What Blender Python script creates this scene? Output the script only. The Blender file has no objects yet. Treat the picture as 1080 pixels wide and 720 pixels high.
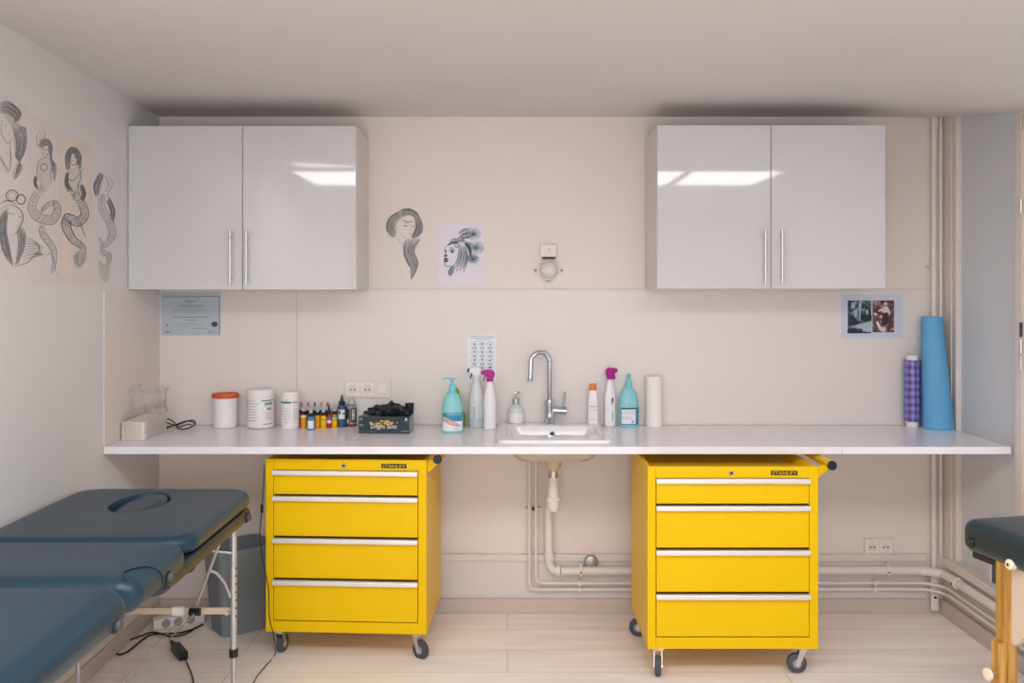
import bpy, bmesh, math, random
from mathutils import Vector, Matrix, noise
PI = math.pi
random.seed(7)
COL = bpy.context.scene.collection
CAMH, CAMY, F, CX, HY = 1.583, -4.44, 950.0, 535.0, 306.0

# ------------------------------------------------------------------ materials
def lin(c):
    return tuple(((v/255)/12.92 if v/255 <= .04045 else (((v/255)+.055)/1.055)**2.4) for v in c)
MATS = {}
def mat(name, rgb, rough=.5, metal=0., var=.04, vscale=6., bump=0., bscale=60., coat=0., trans=0., spec=.5, alpha=1., ior=1.45, detail=3, sss=0.):
    if name in MATS: return MATS[name]
    m = bpy.data.materials.new(name); m.use_nodes = True
    nt = m.node_tree; N = nt.nodes; L = nt.links
    b = N['Principled BSDF']
    tc = N.new('ShaderNodeTexCoord')
    nz = N.new('ShaderNodeTexNoise'); nz.inputs['Scale'].default_value = vscale; nz.inputs['Detail'].default_value = detail
    L.new(tc.outputs['Object'], nz.inputs['Vector'])
    r = N.new('ShaderNodeValToRGB')
    c = lin(rgb)
    r.color_ramp.elements[0].position = .3; r.color_ramp.elements[1].position = .7
    r.color_ramp.elements[0].color = tuple(max(0, v*(1-var)) for v in c)+(1,)
    r.color_ramp.elements[1].color = tuple(min(1, v*(1+var)) for v in c)+(1,)
    L.new(nz.outputs['Fac'], r.inputs['Fac']); L.new(r.outputs['Color'], b.inputs['Base Color'])
    b.inputs['Roughness'].default_value = rough; b.inputs['Metallic'].default_value = metal
    b.inputs['Coat Weight'].default_value = coat; b.inputs['Coat Roughness'].default_value = .03
    b.inputs['Transmission Weight'].default_value = trans; b.inputs['IOR'].default_value = ior
    b.inputs['Specular IOR Level'].default_value = spec; b.inputs['Alpha'].default_value = alpha
    if sss:
        b.inputs['Subsurface Weight'].default_value = sss; b.inputs['Subsurface Radius'].default_value = (.02, .02, .02)
    if bump:
        n2 = N.new('ShaderNodeTexNoise'); n2.inputs['Scale'].default_value = bscale; n2.inputs['Detail'].default_value = 4
        L.new(tc.outputs['Object'], n2.inputs['Vector'])
        bp = N.new('ShaderNodeBump'); bp.inputs['Strength'].default_value = bump; bp.inputs['Distance'].default_value = .005
        L.new(n2.outputs['Fac'], bp.inputs['Height']); L.new(bp.outputs['Normal'], b.inputs['Normal'])
    MATS[name] = m
    return m

M = {}
M['wall'] = mat('wall_paint', (224, 212, 204), .6, var=.02, vscale=1.5, bump=.12, bscale=90)
M['wall_cool'] = mat('wall_paint_cool', (216, 212, 210), .5, var=.02, vscale=1.5, bump=.12, bscale=70)
M['panel'] = mat('splash_panel', (220, 211, 206), .38, var=.015, vscale=1.2)
M['panel_warm'] = mat('splash_panel_warm', (219, 207, 197), .45, var=.02, vscale=1.2)
M['ceiling'] = mat('ceiling_paint', (208, 204, 202), .8, var=.015, vscale=1)
M['dado'] = mat('dado_paint', (214, 204, 200), .5, var=.03, vscale=2, bump=.1)
M['skirt'] = mat('skirting_paint', (196, 180, 170), .5, var=.04, vscale=3)
M['trim'] = mat('trim_paint', (216, 204, 198), .4, var=.03, vscale=4)
M['white_gloss'] = mat('white_gloss_door', (203, 200, 201), .05, var=.008, vscale=2, spec=.6, coat=.5)
M['carcass'] = mat('white_melamine', (212, 206, 204), .35, var=.01)
M['worktop'] = mat('worktop_laminate', (232, 227, 231), .22, var=.012, vscale=3)
M['yellow'] = mat('yellow_paint', (230, 186, 0), .34, var=.02, vscale=4, coat=.0, spec=.22)
M['yellow_dark'] = mat('yellow_shadow_gap', (96, 74, 4), .6)
M['steel'] = mat('brushed_steel', (206, 200, 196), .3, .85, var=.05, vscale=20)
M['alu'] = mat('aluminium', (196, 196, 198), .35, .9, var=.05, vscale=15)
M['handle_alu'] = mat('pale_aluminium_handle', (222, 216, 212), .38, .35, var=.02)
M['chrome'] = mat('chrome', (205, 210, 214), .08, 1., var=.02)
M['black'] = mat('black_plastic', (22, 24, 27), .4, var=.1)
M['rubber'] = mat('grey_rubber', (72, 76, 80), .6, var=.1)
M['white'] = mat('white_plastic', (232, 226, 226), .35, var=.012)
M['white_matte'] = mat('white_matte', (228, 222, 220), .6, var=.02)
M['ceramic'] = mat('sink_ceramic', (232, 228, 230), .12, var=.008, coat=.3)
M['beige_under'] = mat('sink_underside', (196, 180, 158), .6)
M['pipe'] = mat('pipe_paint', (222, 212, 206), .4, var=.03, vscale=8)
M['pvc'] = mat('white_pvc', (224, 216, 210), .35, var=.02)
M['vinyl'] = mat('dark_vinyl', (29, 55, 70), .32, var=.06, vscale=3, bump=.10, bscale=260, spec=.4)
M['vinyl_dark'] = mat('darker_vinyl', (30, 39, 47), .32, var=.06, vscale=3, bump=.08, bscale=260)
M['vinyl_green'] = mat('dark_green_grey_vinyl', (34, 48, 54), .3, var=.06, vscale=3, bump=.1, bscale=260)
M['bin'] = mat('grey_bin_plastic', (124, 132, 138), .5, var=.05, bump=.1, bscale=300)
M['bin_lid'] = mat('blue_grey_lid', (92, 110, 124), .45, var=.04)
M['orange_red'] = mat('orange_red_lid', (204, 84, 40), .4, var=.03)
M['aqua'] = mat('aqua_plastic', (112, 198, 206), .3, var=.03, sss=.1)
M['aqua_pale'] = mat('aqua_translucent', (140, 202, 206), .28, var=.03, sss=.15)
M['teal_label'] = mat('teal_label', (58, 140, 168), .45, var=.05)
M['navy'] = mat('navy_print', (30, 42, 84), .45)
M['label_white'] = mat('label_white', (226, 228, 234), .5, var=.01)
M['skin'] = mat('printed_skin', (214, 160, 150), .5, var=.08, vscale=40)
M['magenta'] = mat('magenta_plastic', (176, 32, 136), .35, var=.03)
M['orange'] = mat('orange_plastic', (226, 118, 34), .4, var=.03)
M['green'] = mat('green_plastic', (104, 176, 44), .35, var=.04)
M['red'] = mat('red_ink_print', (192, 48, 66), .45)
M['grey_print'] = mat('grey_print', (150, 150, 154), .6)
M['dark_print'] = mat('dark_print', (58, 62, 68), .6)
M['green_print'] = mat('green_print', (60, 128, 108), .5)
M['pencil'] = mat('pencil_graphite', (112, 113, 115), .8, var=.15, vscale=60)
M['pencil_soft'] = mat('pencil_soft', (158, 154, 153), .8, var=.08, vscale=60)
M['pencil_wash'] = mat('pencil_wash', (192, 186, 183), .8, var=.04, vscale=60)
M['pencil_pale'] = mat('pencil_pale', (205, 196, 192), .8, var=.02)
M['ink_blue'] = mat('blue_grey_ink', (66, 84, 96), .8, var=.15, vscale=60)
M['ink_blue_soft'] = mat('blue_grey_wash', (152, 158, 172), .8, var=.08, vscale=60)
M['paper_lav'] = mat('lavender_paper', (222, 214, 223), .7, var=.01)
M['paper_cream'] = mat('tracing_paper', (221, 211, 205), .7, var=.01)
M['paper_wallsheet'] = mat('wall_sheet_paper', (216, 208, 205), .6, var=.02, vscale=5)
M['paper_peach'] = mat('peach_sheet', (219, 205, 196), .6, var=.03, vscale=5)
M['paper_grey'] = mat('pale_grey_sheet', (216, 210, 208), .6, var=.02)
M['cert'] = mat('certificate_paper', (176, 186, 194), .45, var=.04, vscale=8)
M['photo_paper'] = mat('blue_white_paper', (196, 200, 216), .5, var=.01)
M['skyblue'] = mat('blue_paper_roll', (98, 164, 208), .7, var=.02)
M['ink_yellow'] = mat('yellow_ink', (238, 186, 14), .3, var=.06, vscale=30)
M['ink_orange'] = mat('amber_ink', (232, 160, 20), .3, var=.06, vscale=30)
M['ink_sky'] = mat('sky_blue_ink', (54, 142, 184), .3)
M['ink_red'] = mat('red_ink', (186, 38, 30), .3)
M['ink_slate'] = mat('slate_blue_ink', (56, 84, 108), .3)
M['ink_brown'] = mat('brown_ink', (120, 50, 40), .35)
M['tip_clear'] = mat('clear_nozzle', (176, 186, 194), .25, var=.03)
M['smoke'] = mat('smoky_plastic', (150, 146, 146), .25)
M['glovebox'] = mat('glove_box_card', (36, 50, 60), .42, var=.12, vscale=25)
M['glovebox_side'] = mat('glove_box_side', (150, 158, 162), .5, var=.12, vscale=30)
M['glove'] = mat('black_nitrile', (28, 36, 42), .45, var=.2, vscale=40, bump=.4, bscale=120)
M['gold'] = mat('gold_print', (204, 158, 58), .5, var=.2, vscale=120)
M['cream'] = mat('cream_plastic', (232, 216, 190), .4)
M['gusset'] = mat('beige_panel', (206, 186, 164), .55, var=.05)
M['cord'] = mat('beige_cord', (190, 172, 142), .6)
M['tissue'] = mat('paper_tissue', (236, 228, 220), .85, var=.02, bump=.2, bscale=200)
M['dark_glass'] = mat('dark_window_glass', (70, 84, 96), .1)
M['frost'] = mat('frosted_pane', (204, 206, 210), .4, var=.03, vscale=2)
M['bottle_clear'] = mat('milky_translucent', (212, 216, 216), .25, sss=.2)
M['liquid'] = mat('pale_liquid', (188, 200, 204), .2)
M['lens'] = mat('sensor_lens', (212, 206, 204), .25, spec=.8)
M['beigeplate'] = mat('cream_wall_plate', (224, 212, 200), .4, var=.01)
M['grey_disc'] = mat('grey_metal_cap', (170, 166, 162), .35, .6)

def wood_mat():
    m = bpy.data.materials.new('varnished_wood'); m.use_nodes = True
    nt = m.node_tree; N = nt.nodes; L = nt.links; b = N['Principled BSDF']
    tc = N.new('ShaderNodeTexCoord'); mp = N.new('ShaderNodeMapping'); mp.inputs['Scale'].default_value = (9, 9, .6)
    w = N.new('ShaderNodeTexNoise'); w.inputs['Scale'].default_value = 7; w.inputs['Detail'].default_value = 5; w.inputs['Distortion'].default_value = .6
    r = N.new('ShaderNodeValToRGB')
    r.color_ramp.elements[0].position = .35; r.color_ramp.elements[1].position = .65
    r.color_ramp.elements[0].color = lin((160, 112, 46))+(1,); r.color_ramp.elements[1].color = lin((206, 160, 88))+(1,)
    L.new(tc.outputs['Object'], mp.inputs['Vector']); L.new(mp.outputs['Vector'], w.inputs['Vector'])
    L.new(w.outputs['Fac'], r.inputs['Fac']); L.new(r.outputs['Color'], b.inputs['Base Color'])
    b.inputs['Roughness'].default_value = .35
    return m
M['wood'] = wood_mat()

def floor_mat():
    m = bpy.data.materials.new('painted_floorboards'); m.use_nodes = True
    nt = m.node_tree; N = nt.nodes; L = nt.links; b = N['Principled BSDF']
    tc = N.new('ShaderNodeTexCoord')
    br = N.new('ShaderNodeTexBrick'); br.inputs['Scale'].default_value = 1
    br.inputs['Brick Width'].default_value = 2.3; br.inputs['Row Height'].default_value = .235
    br.inputs['Mortar Size'].default_value = .0022; br.inputs['Mortar Smooth'].default_value = .5
    br.inputs['Color1'].default_value = lin((247, 235, 228))+(1,); br.inputs['Color2'].default_value = lin((250, 239, 233))+(1,)
    br.inputs['Mortar'].default_value = lin((200, 184, 176))+(1,)
    L.new(tc.outputs['Object'], br.inputs['Vector'])
    mp = N.new('ShaderNodeMapping'); mp.inputs['Scale'].default_value = (.6, 5, 1)
    nz = N.new('ShaderNodeTexNoise'); nz.inputs['Scale'].default_value = 3; nz.inputs['Detail'].default_value = 6
    L.new(tc.outputs['Object'], mp.inputs['Vector']); L.new(mp.outputs['Vector'], nz.inputs['Vector'])
    r = N.new('ShaderNodeValToRGB'); r.color_ramp.elements[0].color = (.90, .885, .88, 1); r.color_ramp.elements[1].color = (1.03, 1.02, 1.01, 1)
    r.color_ramp.elements[0].position = .3; r.color_ramp.elements[1].position = .6
    L.new(nz.outputs['Fac'], r.inputs['Fac'])
    mx = N.new('ShaderNodeMix'); mx.data_type = 'RGBA'; mx.blend_type = 'MULTIPLY'; mx.inputs[0].default_value = 1
    L.new(br.outputs['Color'], mx.inputs[6]); L.new(r.outputs['Color'], mx.inputs[7]); L.new(mx.outputs[2], b.inputs['Base Color'])
    b.inputs['Roughness'].default_value = .36
    bp = N.new('ShaderNodeBump'); bp.inputs['Strength'].default_value = .25; bp.inputs['Distance'].default_value = .003
    inv = N.new('ShaderNodeMath'); inv.operation = 'SUBTRACT'; inv.inputs[0].default_value = 1
    L.new(br.outputs['Fac'], inv.inputs[1]); L.new(inv.outputs[0], bp.inputs['Height']); L.new(bp.outputs['Normal'], b.inputs['Normal'])
    return m
M['floor'] = floor_mat()

def photo_mat(name, dark, mid, light, scale):
    m = bpy.data.materials.new(name); m.use_nodes = True
    nt = m.node_tree; N = nt.nodes; L = nt.links; b = N['Principled BSDF']
    tc = N.new('ShaderNodeTexCoord'); nz = N.new('ShaderNodeTexNoise'); nz.inputs['Scale'].default_value = scale; nz.inputs['Detail'].default_value = 2
    r = N.new('ShaderNodeValToRGB'); e = r.color_ramp.elements
    e[0].position = .42; e[0].color = lin(dark)+(1,); e[1].position = .7; e[1].color = lin(light)+(1,)
    k = e.new(.56); k.color = lin(mid)+(1,)
    L.new(tc.outputs['Object'], nz.inputs['Vector']); L.new(nz.outputs['Fac'], r.inputs['Fac']); L.new(r.outputs['Color'], b.inputs['Base Color'])
    b.inputs['Roughness'].default_value = .4
    return m
M['photo_teal'] = photo_mat('teal_photo_print', (30, 44, 54), (60, 84, 96), (150, 166, 176), 45)
M['photo_sepia'] = photo_mat('sepia_photo_print', (72, 44, 42), (110, 78, 74), (170, 140, 142), 45)
M['sepia_light'] = mat('sepia_highlight', (208, 196, 198), .5, var=.1, vscale=80)
M['sepia_dark'] = mat('sepia_shadow', (64, 40, 38), .5)
M['teal_light'] = mat('teal_highlight', (160, 176, 186), .5, var=.15, vscale=80)
M['teal_dark'] = mat('teal_shadow', (24, 36, 46), .5)

def plaid_mat():
    m = bpy.data.materials.new('purple_plaid_print'); m.use_nodes = True
    nt = m.node_tree; N = nt.nodes; L = nt.links; b = N['Principled BSDF']
    tc = N.new('ShaderNodeTexCoord')
    outs = []
    for d, s in (('Z', 34), ('X', 52)):
        w = N.new('ShaderNodeTexWave'); w.bands_direction = d; w.inputs['Scale'].default_value = s/6.28*1.6; w.inputs['Distortion'].default_value = 1.2
        w.inputs['Detail'].default_value = 2
        L.new(tc.outputs['Object'], w.inputs['Vector']); outs.append(w)
    r1 = N.new('ShaderNodeValToRGB'); r1.color_ramp.elements[0].color = lin((66, 52, 122))+(1,); r1.color_ramp.elements[1].color = lin((136, 122, 186))+(1,)
    r2 = N.new('ShaderNodeValToRGB'); r2.color_ramp.elements[0].color = lin((104, 44, 118))+(1,); r2.color_ramp.elements[1].color = lin((118, 138, 200))+(1,)
    L.new(outs[0].outputs['Fac'], r1.inputs['Fac']); L.new(outs[1].outputs['Fac'], r2.inputs['Fac'])
    mx = N.new('ShaderNodeMix'); mx.data_type = 'RGBA'; mx.inputs[0].default_value = .5
    L.new(r1.outputs['Color'], mx.inputs[6]); L.new(r2.outputs['Color'], mx.inputs[7]); L.new(mx.outputs[2], b.inputs['Base Color'])
    b.inputs['Roughness'].default_value = .25
    return m
M['plaid'] = plaid_mat()

def film_mat():
    m = bpy.data.materials.new('clear_plastic_film'); m.use_nodes = True
    nt = m.node_tree; N = nt.nodes; L = nt.links
    N.remove(N['Principled BSDF'])
    out = N['Material Output']
    tr = N.new('ShaderNodeBsdfTransparent'); tr.inputs[0].default_value = (.97, .96, .96, 1)
    gl = N.new('ShaderNodeBsdfGlossy'); gl.inputs['Roughness'].default_value = .12
    df = N.new('ShaderNodeBsdfDiffuse'); df.inputs[0].default_value = (.9, .88, .88, 1)
    a = N.new('ShaderNodeMixShader'); a.inputs[0].default_value = .07
    L.new(tr.outputs[0], a.inputs[1]); L.new(df.outputs[0], a.inputs[2])
    fr = N.new('ShaderNodeFresnel'); fr.inputs[0].default_value = 1.5
    tc = N.new('ShaderNodeTexCoord'); nz = N.new('ShaderNodeTexNoise'); nz.inputs['Scale'].default_value = 50
    bp = N.new('ShaderNodeBump'); bp.inputs['Strength'].default_value = .8; bp.inputs['Distance'].default_value = .01
    L.new(tc.outputs['Object'], nz.inputs['Vector']); L.new(nz.outputs['Fac'], bp.inputs['Height'])
    L.new(bp.outputs['Normal'], gl.inputs['Normal']); L.new(bp.outputs['Normal'], fr.inputs['Normal'])
    mx = N.new('ShaderNodeMixShader'); mm = N.new('ShaderNodeMath'); mm.operation = 'MULTIPLY'; mm.inputs[1].default_value = .45; L.new(fr.outputs[0], mm.inputs[0]); L.new(mm.outputs[0], mx.inputs[0]); L.new(a.outputs[0], mx.inputs[1]); L.new(gl.outputs[0], mx.inputs[2])
    L.new(mx.outputs[0], out.inputs['Surface'])
    return m
M['film'] = film_mat()

def emit_mat(name, rgb, s):
    m = bpy.data.materials.new(name); m.use_nodes = True
    nt = m.node_tree; N = nt.nodes; L = nt.links; N.remove(N['Principled BSDF'])
    e = N.new('ShaderNodeEmission'); e.inputs[0].default_value = rgb+(1,); e.inputs[1].default_value = s
    tc = N.new('ShaderNodeTexCoord'); nz = N.new('ShaderNodeTexNoise'); nz.inputs['Scale'].default_value = 8
    r = N.new('ShaderNodeMapRange'); r.inputs[3].default_value = s*.95; r.inputs[4].default_value = s*1.05
    L.new(tc.outputs['Object'], nz.inputs['Vector']); L.new(nz.outputs['Fac'], r.inputs[0]); L.new(r.outputs[0], e.inputs[1])
    L.new(e.outputs[0], N['Material Output'].inputs['Surface'])
    return m

# ------------------------------------------------------------------ mesh builder
class MB:
    def __init__(s): s.bm = bmesh.new(); s.mats = []
    def mi(s, m):
        if m not in s.mats: s.mats.append(m)
        return s.mats.index(m)
    def _faces(s, faces, m):
        i = s.mi(m)
        for f in faces: f.material_index = i; f.smooth = True
    def box(s, x0, x1, y0, y1, z0, z1, m, bev=0., seg=2, rot=None):
        r = bmesh.ops.create_cube(s.bm, size=1)
        vs = r['verts']
        for v in vs:
            v.co = Vector(((x0+x1)/2+v.co.x*(x1-x0), (y0+y1)/2+v.co.y*(y1-y0), (z0+z1)/2+v.co.z*(z1-z0)))
        fs = list({f for v in vs for f in v.link_faces})
        s._faces(fs, m)
        if bev > 0:
            es = list({e for v in vs for e in v.link_edges})
            rr_ = bmesh.ops.bevel(s.bm, geom=es, offset=bev, segments=seg, profile=.5, affect='EDGES')
            s._faces(rr_['faces'], m)
            vs = list({v for f in rr_['faces'] for v in f.verts} | {v for v in vs if v.is_valid})
        if rot is not None:
            for v in vs: v.co = rot @ v.co
        return vs
    def loops(s, loops, m, cap0=True, cap1=True, close=True):
        rings = [[s.bm.verts.new(p) for p in lp] for lp in loops]
        fs = []; n = len(rings[0])
        for a, b in zip(rings, rings[1:]):
            for i in range(n if close else n-1):
                j = (i+1) % n
                fs.append(s.bm.faces.new((a[i], a[j], b[j], b[i])))
        if cap0: fs.append(s.bm.faces.new(list(reversed(rings[0]))))
        if cap1: fs.append(s.bm.faces.new(rings[-1]))
        s._faces(fs, m)
        return rings
    def lathe(s, prof, m, c=(0, 0, 0), seg=28, sx=1., sy=1., cap0=True, cap1=True, axis='z'):
        lp = []
        for r, z in prof:
            ring = []
            for k in range(seg):
                a = 2*PI*k/seg
                x, y = r*sx*math.cos(a), r*sy*math.sin(a)
                if axis == 'z': p = (c[0]+x, c[1]+y, c[2]+z)
                elif axis == 'y': p = (c[0]+x, c[1]-z, c[2]+y)      # pointing to -Y (toward the room)
                else: p = (c[0]+z, c[1]+x, c[2]+y)
                ring.append(p)
            lp.append(ring)
        s.loops(lp, m, cap0, cap1)
    def cyl(s, p0, p1, r0, m, r1=None, seg=16):
        s.tube([p0, p1], r0, m, seg, r1=r1)
    def tube(s, pts, r, m, seg=10, r1=None, sub=0):
        pts = [Vector(p) for p in pts]
        if sub: pts = spline(pts, sub)
        n = len(pts); lp = []
        t0 = (pts[1]-pts[0]).normalized()
        up = Vector((0, 0, 1)) if abs(t0.z) < .9 else Vector((1, 0, 0))
        u = t0.cross(up).normalized()
        for i, p in enumerate(pts):
            t = (pts[min(i+1, n-1)]-pts[max(i-1, 0)]).normalized()
            u = (u-t*u.dot(t)).normalized(); w = t.cross(u)
            rr_ = r if r1 is None else r+(r1-r)*i/(n-1)
            lp.append([p+(u*math.cos(2*PI*k/seg)+w*math.sin(2*PI*k/seg))*rr_ for k in range(seg)])
        s.loops(lp, m)
    def poly(s, pts, m):
        f = s.bm.faces.new([s.bm.verts.new(p) for p in pts]); s._faces([f], m); return f
    def prism(s, pts2, y0, y1, m, bev=0.):
        """polygon in XZ extruded along Y"""
        a = [s.bm.verts.new((x, y0, z)) for x, z in pts2]; b = [s.bm.verts.new((x, y1, z)) for x, z in pts2]
        fs = [s.bm.faces.new(a), s.bm.faces.new(list(reversed(b)))]
        n = len(a)
        for i in range(n):
            j = (i+1) % n; fs.append(s.bm.faces.new((a[j], a[i], b[i], b[j])))
        s._faces(fs, m)
        if bev:
            es = list({e for f in fs for e in f.edges})
            r = bmesh.ops.bevel(s.bm, geom=es, offset=bev, segments=2, profile=.5, affect='EDGES'); s._faces(r['faces'], m)
    def build(s, name, parent=None, loc=(0, 0, 0), rotz=0., sharp=38, fix=True):
        if fix: bmesh.ops.recalc_face_normals(s.bm, faces=s.bm.faces)
        th = math.radians(sharp)
        for e in s.bm.edges:
            if len(e.link_faces) == 2:
                e.smooth = e.calc_face_angle(0) < th
        me = bpy.data.meshes.new(name); s.bm.to_mesh(me); s.bm.free()
        for m in s.mats: me.materials.append(m)
        o = bpy.data.objects.new(name, me); COL.objects.link(o)
        o.location = loc; o.rotation_euler = (0, 0, rotz)
        if parent: o.parent = parent
        w = o.modifiers.new('wn', 'WEIGHTED_NORMAL'); w.weight = 50; w.keep_sharp = True
        return o

def spline(pts, sub):
    out = []; n = len(pts)
    for i in range(n-1):
        p0, p1, p2, p3 = pts[max(i-1, 0)], pts[i], pts[i+1], pts[min(i+2, n-1)]
        for k in range(sub):
            t = k/sub
            out.append(.5*((2*p1)+(p2-p0)*t+(2*p0-5*p1+4*p2-p3)*t*t+(3*p1-p0-3*p2+p3)*t**3))
    out.append(pts[-1]); return out

def rr(cx, cy, w, d, r, z, n=6):
    pts = []
    for qx, qy, a0 in ((1, 1, 0), (-1, 1, 90), (-1, -1, 180), (1, -1, 270)):
        for k in range(n+1):
            a = math.radians(a0+90*k/n)
            pts.append((cx+qx*(w/2-r)+r*math.cos(a), cy+qy*(d/2-r)+r*math.sin(a), z))
    return pts

def lettering(parent, items):
    for it in items:
        q = MB(); text_mesh(q, *it[:5], **(it[5] if len(it) > 5 else {})); q.build('lettering', parent, fix=False)
def tag(o, label, cat, group=None):
    o['label'] = label; o['category'] = cat
    if group: o['group'] = group
    return o
def struct(o): o['kind'] = 'structure'; return o
def thing(name, label, cat, loc=(0, 0, 0), rotz=0., group=None):
    o = bpy.data.objects.new(name, None); COL.objects.link(o); o.empty_display_size = .05
    o.location = loc; o.rotation_euler = (0, 0, rotz)
    return tag(o, label, cat, group)
def kids(o): return [c for c in COL.objects if c.parent == o]
def dup(o, loc, rotz, label, group=None, parent=None):
    c = o.copy(); COL.objects.link(c); c.location = loc; c.rotation_euler = (0, 0, rotz)
    c['label'] = label
    if group: c['group'] = group
    def rec(a, b):
        for k in kids(a):
            d = k.copy(); COL.objects.link(d); d.parent = b; rec(k, d)
    rec(o, c)
    return c

def ctop(px, y, dz=.92, back=0.):
    """world x, y of a thing standing on a surface of height dz whose front foot is seen at px, y"""
    s = (y-HY)/(CAMH-dz)
    Dc = min(F/s+back, -CAMY-.010-back)
    return (px-CX)*Dc/F, Dc+CAMY, s

def at(px, py, D): return ((px-CX)*D/F, D+CAMY, CAMH-(py-HY)*D/F)
def fl(px, py, z=.006):
    s = (py-HY)/(CAMH-z); D = F/s
    return ((px-CX)/s, D+CAMY, z)

def text_mesh(mb, txt, w, h, m, place, align='CENTER', shear=0.):
    """lettering fitted in a w x h box; place(u, v) -> point; u right, v up from the box centre"""
    cu = bpy.data.curves.new('t', 'FONT'); cu.body = txt; cu.size = 1; cu.shear = shear; cu.resolution_u = 2
    ob = bpy.data.objects.new('t', cu); COL.objects.link(ob)
    dg = bpy.context.evaluated_depsgraph_get()
    me = bpy.data.meshes.new_from_object(ob.evaluated_get(dg))
    if me.vertices:
        xs = [v.co.x for v in me.vertices]; ys = [v.co.y for v in me.vertices]
        x0, x1, y0, y1 = min(xs), max(xs), min(ys), max(ys)
        vs = [mb.bm.verts.new(place(((v.co.x-x0)/(x1-x0)-.5)*w, ((v.co.y-y0)/(y1-y0)-.5)*h)) for v in me.vertices]
        fs = []
        for p in me.polygons:
            try: fs.append(mb.bm.faces.new([vs[i] for i in p.vertices]))
            except ValueError: pass
        mb._faces(fs, m)
    bpy.data.objects.remove(ob); bpy.data.curves.remove(cu); bpy.data.meshes.remove(me)

# ------------------------------------------------------------------ room shell
XL, XR, ZC = -1.715, 2.145, 2.438
YF = -6.3
b = MB(); b.box(-2.2, 3.2, YF-.2, .25, -.12, 0, M['floor']); o = struct(b.build('floor'))
b = MB(); b.box(-2.2, XR+.25, 0, .15, 0, 2.7, M['wall']); struct(b.build('wall_back'))
b = MB(); b.box(XL-.15, XL, YF, 0, 0, 2.7, M['wall_cool']); struct(b.build('wall_left'))
b = MB(); b.box(-2.2, -1.4, YF-.15, YF, 0, 2.7, M['wall_cool']); b.box(1.4, 3.2, YF-.15, YF, 0, 2.7, M['wall_cool']); b.box(-1.4, 1.4, YF-.15, YF, 0, .7, M['wall_cool']); b.box(-1.4, 1.4, YF-.15, YF, 2.2, 2.7, M['wall_cool']); struct(b.build('wall_front'))
# ceiling: slightly uneven old plaster, dropping toward the window on the right
b = MB(); nx, ny = 44, 50; grid = []
for j in range(ny+1):
    row = []
    for i in range(nx+1):
        x = -1.9+5.1*i/nx; y = .12-6.5*j/ny
        t = min(1, max(0, (x-1.35)/.8)); t = t*t*(3-2*t)
        d = min(1, max(0, -y/.72))*min(1, max(0, (y+2.3)/1.3))
        tl = min(1, max(0, (-.9-x)/.8)); dl = min(1, max(0, -y/1.4))
        z = ZC-.12*t*d+.05*tl*dl
        row.append(b.bm.verts.new((x, y, z)))
    grid.append(row)
fs = [b.bm.faces.new((grid[j][i], grid[j+1][i], grid[j+1][i+1], grid[j][i+1])) for j in range(ny) for i in range(nx)]
b._faces(fs, M['ceiling'])
b.box(-2.2, 3.2, YF-.2, .25, 2.56, 2.68, M['ceiling'])
struct(b.build('ceiling', fix=False))
# right wall: corner strip, low wall, then the room widens beyond the window
b = MB()
b.box(XR, XR+.2, -.085, 0, 0, 2.7, M['wall'])
b.box(XR, XR+.2, -.86, -.085, 0, .245, M['dado'])
b.box(XR, 3.1, -.90, -.78, 0, 2.7, M['wall_cool'])
b.box(2.95, 3.1, YF, -3.1, 0, 2.7, M['wall_cool'])
b.box(2.95, 3.1, -1.4, -.86, 0, 2.7, M['wall_cool'])
b.box(2.95, 3.1, -3.1, -1.4, 0, .85, M['wall_cool'])
b.box(2.95, 3.1, -3.1, -1.4, 2.2, 2.7, M['wall_cool'])
struct(b.build('wall_right'))
# tall window in the right wall with a painted blind panel
wn = bpy.data.objects.new('window_1', None); COL.objects.link(wn); struct(wn)
b = MB(); b.box(XR+.03, XR+.05, -.66, -.085, .28, 2.7, M['frost']); b.build('blind_panel', wn)
b = MB()
b.box(XR+.004, XR+.06, -.125, -.087, .28, 2.7, M['trim'], .004)
b.box(XR-.008, XR+.06, -.70, -.645, .28, 2.7, M['trim'], .005)
b.box(XR-.002, XR+.06, -.78, -.715, .28, 2.7, M['trim'], .005)
b.build('frame', wn)
b = MB(); b.box(XR-.03, XR+.06, -.86, -.06, .245, .285, M['trim'], .008); b.build('sill', wn)
b = MB(); b.box(XR+.004, XR+.03, -.43, -.395, .285, .56, M['trim'], .004); b.box(XR+.004, XR+.03, -.645, -.395, .54, .575, M['trim'], .004); b.build('mullion', wn)
b = MB(); b.box(XR+.012, XR+.02, -.645, -.43, .285, .54, M['dark_glass']); b.build('pane', wn)
b = MB()
for z in (2.28, 1.93, 1.42, 1.35, 1.28):
    b.cyl((XR-.012, -.70, z-.03), (XR-.012, -.70, z+.03), .006, M['dark_print'] if z in (1.42,) else M['steel'])
b.build('hinge', wn)
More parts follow.
